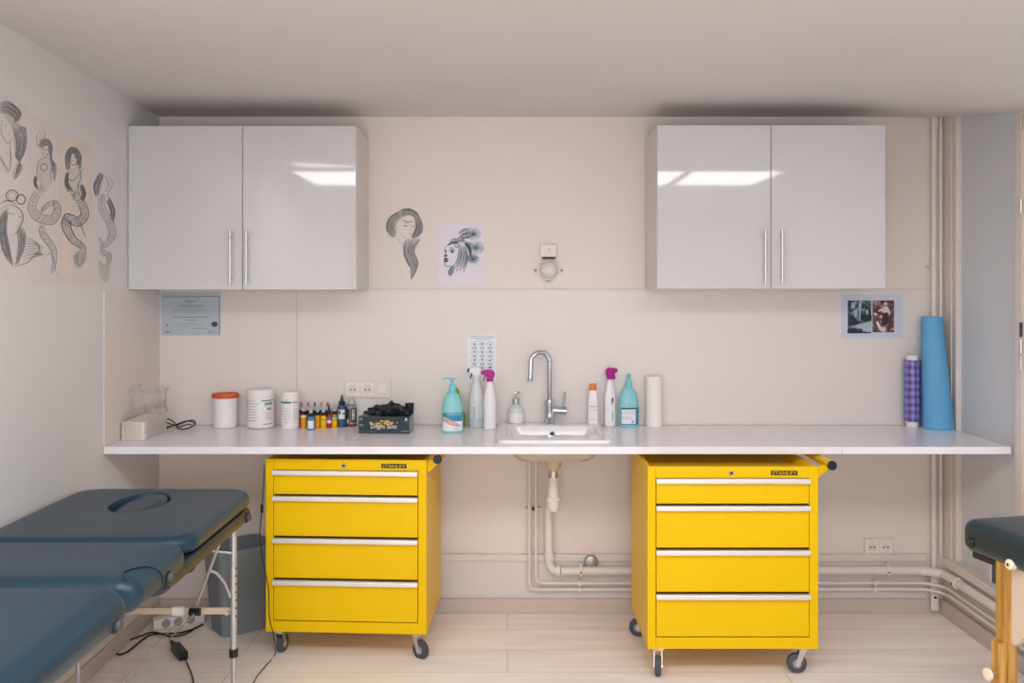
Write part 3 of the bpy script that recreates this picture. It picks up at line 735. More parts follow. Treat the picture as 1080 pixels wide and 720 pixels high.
# 3: left wall: sheets of tracing paper with tattoo flash
def scribble(d, path, w, n, ms, wl=.6):
    """a ribbon of scale-like hatching along a path"""
    q = spline([Vector((*p, 0)) for p in path], 6); N_ = len(q)
    d.stroke([(p.x, p.y) for p in q], w*1.5/d.k, M['pencil_pale'], sub=0)
    for i, p in enumerate(q):
        t_ = (q[min(i+1, N_-1)]-q[max(i-1, 0)]); t_ = t_.normalized() if t_.length else Vector((1, 0, 0)); nn = Vector((-t_.y, t_.x, 0))
        ww = w*(.35+.65*math.sin(PI*min(.95, .12+i/N_)))
        d.stroke([(p.x-nn.x*ww, p.y-nn.y*ww), (p.x+t_.x*ww*.7, p.y+t_.y*ww*.7), (p.x+nn.x*ww, p.y+nn.y*ww)], wl, random.choice(ms), sub=3)
    for s_ in (-1, 1):
        d.stroke([(p.x+s_*w*(.35+.65*math.sin(PI*min(.95, .12+i/N_)))*(-(q[min(i+1, N_-1)]-q[max(i-1, 0)]).normalized().y), p.y+s_*w*(.35+.65*math.sin(PI*min(.95, .12+i/N_)))*((q[min(i+1, N_-1)]-q[max(i-1, 0)]).normalized().x)) for i, p in enumerate(q)][::3], wl*1.3, ms[0], sub=3)
def left_sheet(name, label, poly, m, paint):
    t = thing(name, label, 'drawing')
    sheet(on_left, poly, m, 'paper', t)
    d = Draw(on_left, 2.77); d.org = (0, 60); d.lift = .0004
    paint(d); d.b.build('pencil_lines', t, fix=False)
def paint_heads(d):
    d.fill([(-2, 132), (30, 138), (62, 165), (55, 195), (74, 215), (76, 268), (58, 300), (66, 330), (44, 358), (36, 340), (50, 300), (40, 260), (36, 215), (10, 170), (-2, 165)], GW)
    d.hair([(-5, 135), (25, 130), (60, 160), (50, 190)], [(-5, 160), (20, 165), (40, 180), (36, 200)], 20, .62, [G, G, GS])
    d.hair([(52, 190), (76, 225), (70, 280), (50, 320), (40, 360)], [(34, 205), (46, 250), (44, 290), (62, 320), (40, 362)], 18, .62, [G, GS])
    d.stroke([(6, 185), (2, 215), (10, 240), (24, 252), (34, 232)], .7, G); d.stroke([(12, 200), (20, 203)], 1.2, G); d.stroke([(22, 225), (28, 226)], .9, G)
    d.stroke([(28, 250), (30, 300), (26, 336)], .8, G); d.stroke([(-3, 286), (10, 310), (26, 336)], .8, G); d.stroke([(-3, 294), (8, 316), (24, 342)], .6, GS)
    d.blob((66, 212), 9, 8, GS); d.ring((66, 212), 9, 8, .6, G)
    # second head with round goggles pushed up
    d.hair([(2, 448), (-2, 500), (4, 560), (38, 618)], [(26, 440), (18, 500), (26, 550), (40, 618)], 22, .62, [G, G, GS])
    d.hair([(60, 490), (74, 520), (66, 570), (44, 618)], [(46, 500), (52, 540), (48, 580), (42, 618)], 14, .62, [G, GS])
    d.stroke([(0, 445), (28, 432), (58, 446), (66, 470), (60, 490), (50, 512), (34, 520)], .8, G); d.stroke([(24, 455), (42, 462)], 1.6, G); d.stroke([(52, 466), (62, 468)], 1.4, G); d.stroke([(44, 494), (56, 492)], 1, G)
    d.ring((34, 405), 18, 16, 1, G); d.ring((60, 416), 13, 14, 1, G); d.ring((34, 405), 12, 10, .5, GS); d.stroke([(-2, 410), (14, 398)], 1, G); d.stroke([(-2, 430), (20, 420), (48, 432)], .8, G)
    for k in range(8): d.stroke([(66, 528+k*9), (96+4*k, 535+6*k), (128-5*k, 562+2*k)], .6, random.choice([G, GS]))
    d.stroke([(46, 612), (80, 600), (100, 580), (132, 575)], .7, G)
def face(d, x, y):
    for q in (-5, 4): d.stroke([(x+q-2, y), (x+q, y-1), (x+q+3, y)], .8, G)
    d.stroke([(x, y), (x+1, y+7)], .4, GS); d.stroke([(x-3, y+12), (x, y+11), (x+4, y+12)], .7, G)
def paint_m1(d):
    face(d, 134, 272)
    d.fill([(112, 258), (118, 242), (140, 240), (154, 262), (152, 295), (166, 320), (160, 366), (150, 330), (144, 290), (136, 256)], GW); d.fill([(104, 345), (118, 300), (142, 296), (150, 320), (148, 372), (120, 390), (112, 372)], M['pencil_pale'])
    d.stroke([(118, 212), (106, 232), (112, 262), (126, 250), (130, 224), (122, 210)], .8, GS); d.stroke([(120, 220), (118, 250)], .6, GS)
    d.hair([(112, 258), (118, 242), (140, 240), (152, 262), (150, 295), (164, 320), (160, 360)], [(122, 272), (128, 262), (138, 258), (142, 275), (146, 300), (150, 330), (158, 372)], 16, .62, [G, GS, G])
    d.stroke([(124, 268), (126, 290), (136, 292), (142, 276)], .7, G); d.stroke([(126, 294), (112, 305), (106, 335), (112, 350)], .8, GS); d.stroke([(138, 294), (150, 308), (146, 345), (150, 375)], .8, GS)
    d.ring((127, 322), 10, 10, .7, G); d.stroke([(116, 340), (120, 370), (112, 400)], .7, GS)
    d.hair([(100, 345), (98, 370), (106, 390)], [(108, 350), (106, 370), (116, 388)], 8, .62, [G])
    scribble(d, [(132, 380), (104, 405), (92, 440), (112, 468), (150, 476), (166, 450), (160, 428), (138, 432), (122, 448)], 13, .62, [GS, GS, GW], .7)
    scribble(d, [(128, 480), (120, 505), (134, 532), (154, 560), (158, 600), (150, 630)], 9, .62, [GS, GW], .6)
    d.stroke([(124, 590), (150, 575), (164, 640)], .7, GS)
def paint_m2(d):
    face(d, 213, 292)
    d.fill([(192, 330), (190, 290), (204, 266), (224, 268), (238, 292), (234, 330), (222, 300), (212, 282), (204, 300), (204, 326)], GS); d.fill([(200, 330), (226, 322), (238, 350), (236, 410), (214, 420), (198, 372)], M['pencil_pale'])
    d.hair([(192, 330), (190, 290), (204, 266), (224, 268), (236, 292), (232, 330)], [(204, 325), (204, 296), (210, 282), (218, 280), (224, 300), (220, 325)], 20, .62, [G, G, GS])
    d.stroke([(206, 290), (208, 312), (220, 314), (226, 294)], .8, G)
    d.hair([(192, 335), (188, 370), (200, 400)], [(200, 335), (200, 370), (212, 395)], 10, .62, [G]); d.hair([(240, 370), (250, 400), (240, 425)], [(230, 375), (238, 400), (232, 425)], 10, .62, [G])
    d.stroke([(204, 322), (196, 350), (214, 360), (246, 322)], .9, G); d.stroke([(226, 320), (236, 345), (226, 380), (234, 410)], .9, G); d.stroke([(200, 372), (214, 398), (212, 420)], .9, G)
    scribble(d, [(212, 395), (236, 425), (246, 460), (226, 482), (196, 470), (194, 500), (214, 535), (240, 555), (240, 590), (222, 600)], 13, .62, [G, GS, G], .8)
    d.fill([(222, 570), (244, 560), (248, 590), (230, 616), (214, 600)], GW); d.hair([(222, 570), (214, 590), (228, 614)], [(246, 562), (248, 590), (232, 616)], 10, .6, [G, GS]); d.stroke([(232, 480), (238, 500), (250, 528)], 1, G)
def paint_m3(d):
    d.fill([(290, 336), (272, 375), (278, 408), (290, 400), (302, 350)], GW)
    d.hair([(290, 336), (272, 375), (278, 408)], [(304, 342), (292, 370), (286, 408)], 18, .62, [G, GS])
    d.stroke([(304, 345), (316, 370), (306, 395)], .8, GS); d.stroke([(318, 350), (328, 372), (314, 400), (322, 420)], .7, GS); d.stroke([(322, 388), (330, 362)], .6, GS)
    d.hair([(320, 410), (336, 450), (330, 490)], [(310, 420), (322, 455), (320, 490)], 14, .62, [G, GS])
    scribble(d, [(300, 400), (296, 440), (318, 480), (328, 520), (304, 550), (290, 530)], 11, .62, [GS, GS, GW], .6)
    scribble(d, [(296, 548), (300, 570), (318, 580), (314, 606), (304, 616)], 7, .62, [GS, GW], .6)
    d.fill([(286, 590), (310, 612), (322, 600), (318, 640), (310, 660), (292, 640)], M['pencil_wash'])
left_sheet('tattoo_drawing', 'leftmost wall sheet with two pencil heads of women, one in goggles', [(-6, 96), (30, 112), (31, 299), (-6, 297)], M['paper_wallsheet'], paint_heads)
left_sheet('tattoo_drawing', 'wall sheet with a pale pencil mermaid holding a flame, second from the left', [(31.6, 120), (61, 136), (61, 300.5), (31.6, 299.2)], M['paper_wallsheet'], paint_m1)
left_sheet('tattoo_drawing', 'peach toned wall sheet with a dark scaly pencil mermaid', [(61.6, 140), (97, 152), (97, 302.5), (61.6, 300.6)], M['paper_peach'], paint_m2)
left_sheet('tattoo_drawing', 'rightmost wall sheet with a small faint pencil mermaid, beside the left cabinet', [(97.6, 166), (127, 174), (127, 304), (97.6, 302.6)], M['paper_grey'], paint_m3)

# certificate
fnc = on_back(-.0056)
t = thing('certificate', 'grey framed certificate on the wall under the left cabinet', 'certificate')
sheet(fnc, [(170, 308), (233, 308), (232.5, 353.5), (170, 353.5)], M['cert'], 'paper', t)
d = Draw(fnc); d.lift = .0003; K = M['dark_print']; KG = M['grey_print']
d.stroke([(171, 313), (231.5, 312.6), (231.2, 352.8)], .6, K, sub=0, taper=False)
d.b.build('border', t, fix=False)
pl = lambda cx, cy: (lambda u, v: fnc(cx+u, cy-v, .0004))
lettering(t, [('ATTESTATION DE FORMATION', 28, 2.0, K, pl(201.3, 322.6)), ('Hygiène', 12, 2.4, K, pl(201, 317.8), dict(shear=.4)), ('Salubrité', 13, 1.4, K, pl(201, 337.5))])
d = Draw(fnc); d.lift = .0003
for y, x0, x1 in ((327, 182, 219), (329, 182, 188), (329, 194, 206), (332, 182, 186), (332, 194, 197), (341.5, 182, 213), (344, 184, 200), (346.5, 200, 219)): d.stroke([(x0, y), (x1, y)], .5, KG, sub=0, taper=False)
d.stroke([(182, 334.3), (221, 334.3)], .4, K, sub=0, taper=False)
d.blob((226.3, 341.8), 3.4, 2.8, K, 20); d.stroke([(224.3, 342), (228.3, 342)], .7, KG, sub=0); d.blob((176.5, 342.8), 1, .7, K, a=.7); d.blob((177, 350), 3.6, 1, KG)
d.stroke([(219, 347), (220, 351), (222, 347), (221, 351), (224, 350), (226, 348.5), (228, 351), (229, 350)], .4, K)
d.b.build('seal', t, fix=False)
# hand washing notice
t = thing('hand_washing_notice', 'small white notice with nine hand washing pictograms above the spray bottles', 'notice')
sheet(fnc, [(492.5, 352.5), (523.5, 352.5), (523.3, 402.5), (492.5, 402.5)], M['label_white'], 'paper', t)
lettering(t, [('Le lavage des mains', 17.5, 1.7, K, pl(503, 354.4)), ('Comment ?', 9.5, 1.7, M['teal_label'], pl(518, 354.4))])
d = Draw(fnc); d.lift = .0003
d.stroke([(497, 356.6), (521, 356.6)], .6, M['ink_blue_soft'], sub=0, taper=False); d.stroke([(502, 358.8), (516, 358.8)], .4, KG, sub=0, taper=False)
for j in range(4):
    for i in range(3):
        cx, cy = 500.5+8.2*i, 363+8.4*j
        d.ring((cx, cy), 3.2, 2.9, .35, KG); random.seed(j*3+i)
        d.stroke([(cx+random.uniform(-2, -1), cy+random.uniform(-1, 1)), (cx, cy-random.uniform(0, 1.6)), (cx+random.uniform(1, 2), cy+random.uniform(-1, 1.4))], .8, K)
        d.blob((cx+random.uniform(-.8, .8), cy+random.uniform(-.5, .5)), .8, .6, K)
        d.stroke([(cx-2.8, cy+3.7), (cx+2.8, cy+3.7)], .6, KG, sub=0, taper=False); d.stroke([(cx-2.4, cy+4.6), (cx+2.2, cy+4.6)], .35, KG, sub=0, taper=False)
d.b.build('pictograms', t, fix=False)
random.seed(11)
# photo print with two pictures
t = thing('photo_print', 'blue-white sheet with a teal photo and a sepia photo on the wall', 'photo')
sheet(fnc, [(887, 310.5), (952, 310.5), (952, 356.5), (887, 356.5)], M['photo_paper'], 'paper', t)
d = Draw(fnc, 11.08); d.org = (880, 300); d.lift = .0003
d.fill([(155, 185), (430, 185), (430, 570), (155, 570)], M['photo_teal'], sub=1)
TL, TD = M['teal_light'], M['teal_dark']
d.fill([(200, 215), (240, 212), (238, 270), (198, 275)], TL, 2); d.fill([(230, 300), (262, 285), (268, 340), (245, 385), (228, 350)], TL); d.fill([(285, 210), (320, 200), (310, 300), (300, 410), (290, 400)], TL)
d.fill([(200, 500), (290, 460), (345, 450), (425, 430), (428, 545), (330, 540), (320, 515)], TL); d.fill([(165, 400), (220, 380), (280, 440), (210, 480), (165, 470)], TD); d.fill([(310, 350), (425, 345), (425, 425), (330, 420)], TD); d.fill([(160, 520), (300, 525), (320, 565), (160, 566)], TD); d.fill([(370, 300), (395, 295), (390, 345), (372, 345)], TL)
d.b.build('teal_picture', t, fix=False)
d = Draw(fnc, 11.08); d.org = (880, 300); d.lift = .0003
d.fill([(445, 185), (697, 185), (697, 558), (445, 558)], M['photo_sepia'], sub=1)
SL, SD = M['sepia_light'], M['sepia_dark']
d.fill([(560, 330), (620, 330), (625, 430), (615, 470), (560, 470), (555, 400)], SD); d.fill([(570, 265), (600, 250), (630, 270), (655, 330), (640, 345), (620, 325), (565, 330), (545, 310), (515, 315), (520, 295)], SL)
d.blob((598, 225), 20, 18, SL); d.fill([(485, 440), (510, 430), (545, 490), (600, 500), (590, 545), (540, 540), (500, 480)], SL); d.blob((480, 345), 24, 14, SL, a=.5); d.blob((545, 375), 16, 20, M['skin'])
d.b.build('sepia_picture', t, fix=False)

# ------------------------------------------------------------------ items on the worktop
ZT = .9205
# tissues in a plastic bag, left end
b = MB(); t = thing('paper_tissue_pack', 'white block of folded paper tissues at the left end of the worktop', 'tissues', (-1.652, -.33, ZT))
random.seed(3)
for k in range(14):
    z = k*.0058; j = random.uniform(-.0015, .0015)
    b.box(-.05+j, .05+j, -.135+j, .125+j, z, z+.0054, M['tissue'], .0018, 1)
b.build('tissue_stack', t)
b = MB(); L_ = []
for iz, (z, sx, sy) in enumerate(((.0, .054, .14), (.04, .056, .143), (.084, .055, .14), (.105, .05, .12), (.13, .052, .09), (.155, .058, .075), (.18, .066, .07), (.205, .07, .066), (.228, .062, .06))):
    ring = []
    for k in range(40):
        a = 2*PI*k/40; c_, s_ = math.cos(a), math.sin(a)
        ex = math.copysign(abs(c_)**.45, c_); ey = math.copysign(abs(s_)**.45, s_)
        nv = noise.noise(Vector((c_*2.2, s_*2.2, z*26)))*(.012 if z > .09 else .0015)+random.uniform(-1, 1)*(.005 if z > .09 else .0004)
        ring.append((min(.30, max(-.0595, ex*(sx+nv)+(.012 if z > .09 else 0))), ey*(sy+nv)+(.02 if z > .09 else 0), z+.002+(random.uniform(-.008, .008) if z > .09 else 0)))
    L_.append(ring)
b.loops(L_, M['film'], cap0=False, cap1=False)
tag(b.build('plastic_bag', loc=(-1.652, -.33, ZT), sharp=10), 'crumpled clear plastic bag around the paper tissues', 'bag')
# black cable coil on the worktop
b = MB(); x0, y0, s = ctop(166, 452); 
pts = []
for k in range(30):
    a = k/29*4*PI
    pts.append((x0+.085+.085*math.cos(a*.5+.4)*(1-.1*math.sin(a)), y0+.01+.06*math.sin(a+.3)+.012*math.cos(3*a), ZT+.004+.012*(1+math.sin(a*1.3))))
b.tube(pts, .003, M['black'], 6, sub=3)
pts = [(x0+.005, y0-.02, ZT+.02), (x0+.03, y0+.02, ZT+.045), (x0+.08, y0+.0, ZT+.03), (x0+.11, y0-.03, ZT+.006), (x0+.15, y0-.02, ZT+.004), (x0+.175, y0+.02, ZT+.02), (x0+.15, y0+.04, ZT+.035), (x0+.1, y0+.01, ZT+.02), (x0+.03, y0-.03, ZT+.005)]
b.tube(pts, .003, M['black'], 6, sub=5)
single(b, 'cable', 'looped black cable lying on the worktop beside the tissues', 'cable')
# white tub, red lid
x, y, s = ctop(237.7, 452, ZT, .06)
t = thing('tub', 'plain white tub with an orange-red lid', 'tub', (x, y, ZT))
b = MB(); b.lathe([(.052, 0), (.056, .004), (.0585, .145), (.0585, .150)], M['white'], seg=40); b.build('body', t)
b = MB(); b.lathe([(.063, .143), (.0645, .147), (.0645, .158), (.062, .163), (.056, .163), (.055, .160)], M['orange_red'], seg=40); b.build('lid', t)
# wide white jar w/ printed label
def cyl_label(b, r, a0, a1, z0, z1, m, off=.0006, seg=20):
    vs = []
    for k in range(seg+1):
        a = a0+(a1-a0)*k/seg
        vs.append((b.bm.verts.new(((r+off)*math.sin(a), -(r+off)*math.cos(a), z0)), b.bm.verts.new(((r+off)*math.sin(a), -(r+off)*math.cos(a), z1))))
    b._faces([b.bm.faces.new((vs[i][0], vs[i+1][0], vs[i+1][1], vs[i][1])) for i in range(seg)], m)
x, y, s = ctop(275, 450, ZT, .066)
t = thing('jar', 'wide white jar with a green-lined label and domed lid', 'jar', (x, y, ZT))
b = MB(); b.lathe([(.058, 0), (.064, .004), (.066, .012), (.066, .148), (.062, .155)], M['white'], seg=40); b.build('body', t)
b = MB(); b.lathe([(.0635, .152), (.065, .156), (.065, .176), (.061, .184), (.05, .186)], M['white'], seg=40); b.build('lid', t)
b = MB()
for k in range(8): cyl_label(b, .066, -1.3, random.uniform(-.15, .15), .132-.0135*k, .1345-.0135*k, M['grey_print'])
cyl_label(b, .066, .3, 1.35, .132, .137, M['green_print']); cyl_label(b, .066, .45, 1.2, .02, .0235, M['green_print']); cyl_label(b, .066, .55, 1.2, .112, .126, M['grey_print'], .0007)
cyl_label(b, .066, .7, 1.1, .088, .1, M['grey_print']); cyl_label(b, .066, .6, 1.1, .04, .08, M['paper_grey']); b.build('label_print', t, fix=False)
x, y, s = ctop(306, 453, ZT, .042)
t = thing('jar', 'narrow white jar with a green band, next to the ink bottles', 'jar', (x, y, ZT))
b = MB(); b.lathe([(.039, 0), (.0415, .003), (.0425, .008), (.0425, .145), (.041, .148)], M['white'], seg=36); b.build('body', t)
b = MB(); b.lathe([(.0405, .146), (.0415, .149), (.0415, .174), (.039, .1775), (.03, .178)], M['white'], seg=36); b.build('lid', t)
b = MB(); cyl_label(b, .0425, -1.3, .35, .124, .133, M['green_print']); cyl_label(b, .0425, .5, 1.2, .125, .131, M['grey_print']); cyl_label(b, .0425, -.3, -.05, .138, .142, M['grey_print'])
for k in range(5): cyl_label(b, .0425, -.9, .3, .098-.012*k, .0995-.012*k, M['grey_print'])
cyl_label(b, .0425, -.35, .0, .028, .04, M['paper_grey']); cyl_label(b, .0425, .6, 1.3, .04, .1, M['paper_grey']); b.build('label_print', t, fix=False)
# ink bottles
def ink_bottle(px, yb, w, body, cap, tip, label, h=.062, band=None, topm=None, tiph=.036, back=None):
    r = w/2/219*.97
    x, y, s = ctop(px, yb, ZT, r if back is None else back)
    t = thing('ink_bottle', label, 'ink bottle', (x, y, ZT), group='small tattoo ink bottles')
    b = MB(); b.lathe([(r*.9, 0), (r, .003), (r, h-.006), (r*.85, h-.001), (r*.5, h+.002), (r*.5, h+.006)], body, seg=20); b.build('body', t)
    if band:
        b = MB()
        for (z0, z1, m, a0, a1) in band: cyl_label(b, r, a0, a1, z0, z1, m, seg=10)
        b.build('label', t, fix=False)
    b = MB(); b.lathe([(r*.8, h+.003), (r*.82, h+.004), (r*.82, h+.016), (r*.7, h+.018)], cap, seg=20); b.build('cap', t)
    b = MB(); b.lathe([(r*.62, h+.017), (r*.5, h+.026), (r*.16, h+.017+tiph*.85), (r*.13, h+.017+tiph)], tip, seg=14)
    if topm: b.lathe([(r*.34, h+.004+tiph*.7), (r*.3, h+.017+tiph+.003)], topm, seg=10)
    b.build('nozzle', t)
IY, IO, BK, TC = M['ink_yellow'], M['ink_orange'], M['black'], M['tip_clear']
dk = M['dark_print']
ink_bottle(320.2, 451.3, 6.6, IO, BK, TC, 'amber ink bottle, first in the front row, next to the narrow jar', h=.062, band=[(.05, .06, M['cream'], -1.4, 1.4)])
ink_bottle(328, 453.5, 7, M['ink_sky'], BK, TC, 'sky blue ink bottle with a white label, standing furthest forward', h=.062, band=[(.008, .044, M['label_white'], -1.3, 1.3)])
ink_bottle(335, 451.6, 6, IO, BK, TC, 'amber yellow ink bottle between the blue one and a yellow one', h=.060, band=[(.036, .0375, dk, -1, 1)])
ink_bottle(341.2, 452, 6.5, IY, BK, TC, 'bright yellow ink bottle just left of the red one', h=.060, band=[(.042, .0435, dk, -1, 1), (.012, .0135, dk, -.6, .9)])
ink_bottle(347, 451, 5.4, M['ink_red'], BK, BK, 'red ink bottle with a white and purple label', h=.062, band=[(.022, .036, M['label_white'], -1.3, 1.3), (.036, .05, mat('violet_label', (110, 100, 190), .5), -1.3, 1.3)], tiph=.04)
ink_bottle(352.8, 450.6, 6.2, IY, BK, TC, 'yellow ink bottle at the right end, beside the slate bottle', h=.06, band=[(.05, .058, M['ink_sky'], -1.4, 1.4), (.036, .0375, dk, -1, 1)])
for px, body, top, lab, hh in ((317.6, M['ink_red'], M['red'], 'ink bottle with a red tip behind the first amber bottle', .063),
        (325, M['ink_brown'], M['red'], 'ink bottle with a pink tip behind the sky blue bottle', .062),
        (331.8, M['ink_slate'], M['ink_slate'], 'dark slate-tipped ink bottle behind the amber yellow bottle', .062),
        (338.7, IO, M['orange'], 'ink bottle with an orange tip behind the bright yellow bottle', .063), (345.2, M['ink_red'], M['red'], 'ink bottle with a faded red tip behind the red bottle', .062)):
    ink_bottle(px, 450, 6, body, BK, TC, lab, h=hh, topm=top, back=.055)
x, y, s = ctop(360.6, 450.5, ZT, .021)
t = thing('ink_bottle', 'large slate blue ink bottle with a grey-white label and tall black nozzle', 'ink bottle', (x, y, ZT))
b = MB(); b.lathe([(.0195, 0), (.0215, .003), (.0215, .096), (.0195, .102), (.012, .104), (.012, .108)], M['ink_slate'], seg=26); b.build('body', t)
b = MB(); cyl_label(b, .0215, -.7, .8, .04, .085, M['label_white']); cyl_label(b, .0215, -.55, -.1, .064, .08, M['dark_print'], .0009); cyl_label(b, .0215, .3, 1.0, .062, .07, M['green_print'], .0009); b.build('label', t, fix=False)
b = MB(); b.lathe([(.0155, .106), (.0155, .121), (.013, .123)], M['black'], seg=22); b.build('cap', t)
b = MB(); b.lathe([(.011, .122), (.0085, .132), (.003, .152), (.0025, .156)], M['dark_print'], seg=16); b.build('nozzle', t)
x, y, s = ctop(370.6, 449.3, ZT, .026)
t = thing('ink_bottle', 'smoky squat bottle with a black label, between the slate bottle and glove box', 'ink bottle', (x, y, ZT))
b = MB(); b.lathe([(.024, 0), (.026, .003), (.026, .012)], M['ink_brown'], seg=28); b.lathe([(.026, .012), (.026, .094), (.022, .102), (.014, .106)], M['smoke'], seg=28); b.build('body', t)
b = MB(); cyl_label(b, .026, -.9, -.1, .016, .085, M['dark_print']); cyl_label(b, .026, .05, 1.25, .022, .09, M['black']); cyl_label(b, .026, .3, .45, .03, .085, M['label_white'], .0009); cyl_label(b, .026, .65, .8, .03, .085, M['label_white'], .0009); cyl_label(b, .026, .3, .8, .054, .06, M['label_white'], .0009); cyl_label(b, .026, -.7, -.35, .018, .036, M['cream'], .0009); b.build('label', t, fix=False)
b = MB(); b.lathe([(.017, .106), (.018, .112), (.016, .124), (.007, .13), (.004, .142)], M['tip_clear'], seg=20); b.build('nozzle', t)

# glove box
gx, gy, s = ctop(404.8, 457, ZT)
t = thing('glove_box', 'dark box of disposable gloves with white and gold lettering', 'box', (gx, gy, ZT), math.radians(-3))
w2_, dd, hh = .118, .125, .078
b = MB(); b.box(-w2_, w2_, 0, dd, 0, hh, M['glovebox'], .001); b.build('carton', t)
b = MB(); b.poly([(w2_+.0004, .004, .004), (w2_+.0004, dd-.004, .004), (w2_+.0004, dd-.004, hh-.004), (w2_+.0004, .004, hh-.004)], M['glovebox_side'])
b.poly([(-w2_+.004, .006, hh+.0004), (-w2_+.05, .006, hh+.0004), (-w2_+.06, dd-.01, hh+.0004), (-w2_+.004, dd-.01, hh+.0004)], M['glovebox_side']); b.poly([(-.055, .004, hh+.0004), (-.02, .004, hh+.0004), (-.02, .02, hh+.0004), (-.055, .02, hh+.0004)], M['gold']); b.build('side_print', t, fix=False)
pf = lambda cx, cz: (lambda u, v: (cx+u, -.0012, cz+v))
LW = M['label_white']
lettering(t, [('Dragon Skinz', .122, .028, LW, pf(.0, .030), dict(shear=.15)), ('CE', .014, .009, LW, pf(-.106, .066)), ('S M L', .016, .008, LW, pf(-.104, .038)),
    ('TATTOO', .016, .004, LW, pf(.104, .058)), ('powder free', .033, .0055, LW, pf(.098, .012)), ('single use nitrile gloves', .075, .0035, M['grey_print'], pf(-.074, .008)), ('EXAMINATION GLOVES', .1, .006, LW, lambda u, v: (.045+u, .012+v, hh+.0012))])
b = MB(); random.seed(5)
for k in range(26):
    cx = -.004+random.gauss(0, .026); cz = .052+random.gauss(0, .0055)-abs(cx)*.12; r_ = random.uniform(.004, .009)
    b.poly([(cx+r_*random.uniform(.6, 1.2)*math.cos(a_*PI/4), -.0008-k*.00001, cz+r_*random.uniform(.4, 1)*math.sin(a_*PI/4)) for a_ in range(8)], M['gold'])
b.lathe([(.0045, 0), (.0045, .0008)], M['label_white'], (.104, 0, .067), axis='y')
b.build('emblem', t, fix=False)
# crumpled glove on the box
random.seed(9)
b = MB()
def crumple(bm_, c, r, amp, mtl, seed):
    rs = bmesh.ops.create_icosphere(b.bm, subdivisions=4, radius=1)
    for v in rs['verts']:
        n_ = v.co.normalized(); q = n_*2.4+Vector((seed, 0, 0))
        k = 1+amp*noise.noise(q)+amp*.7*abs(noise.noise(q*2.3))
        v.co = Vector((c[0]+n_.x*r[0]*k, c[1]+n_.y*r[1]*k, max(.0005, c[2]+n_.z*r[2]*k)))
    b._faces(list({f for v in rs['verts'] for f in v.link_faces}), mtl)
crumple(b, (0, 0, .019), (.075, .045, .026), .55, M['glove'], 1.3)
crumple(b, (.055, -.005, .012), (.05, .04, .016), .6, M['glove'], 5.1)
for p in ([(-.05, 0, .01), (-.08, -.01, .008), (-.1, -.012, .013), (-.112, -.014, .008)], [(-.03, -.02, .03), (-.05, -.02, .042), (-.068, -.02, .03)], [(.0, -.01, .03), (.012, -.008, .052), (.02, -.01, .064)], [(.05, -.02, .02), (.085, -.03, .012), (.1, -.03, .006)], [(.03, -.02, .03), (.055, -.03, .034), (.07, -.03, .02)]):
    b.tube(p, .0105, M['glove'], 10, r1=.0075, sub=4)
tag(b.build('glove', loc=(gx+.012, gy+.06, ZT+hh+.0008), sharp=60), 'crumpled black glove lying on the glove box', 'glove')
b = MB(); b.lathe([(.017, 0), (.0195, .002), (.0215, .044), (.0225, .046), (.0225, .049), (.0205, .049), (.0185, .006)], M['black'], seg=26)
tag(b.build('ink_cup', loc=(gx+.108, gy+.096, ZT+hh+.0003)), 'small black cup at the back right of the glove box', 'cup')

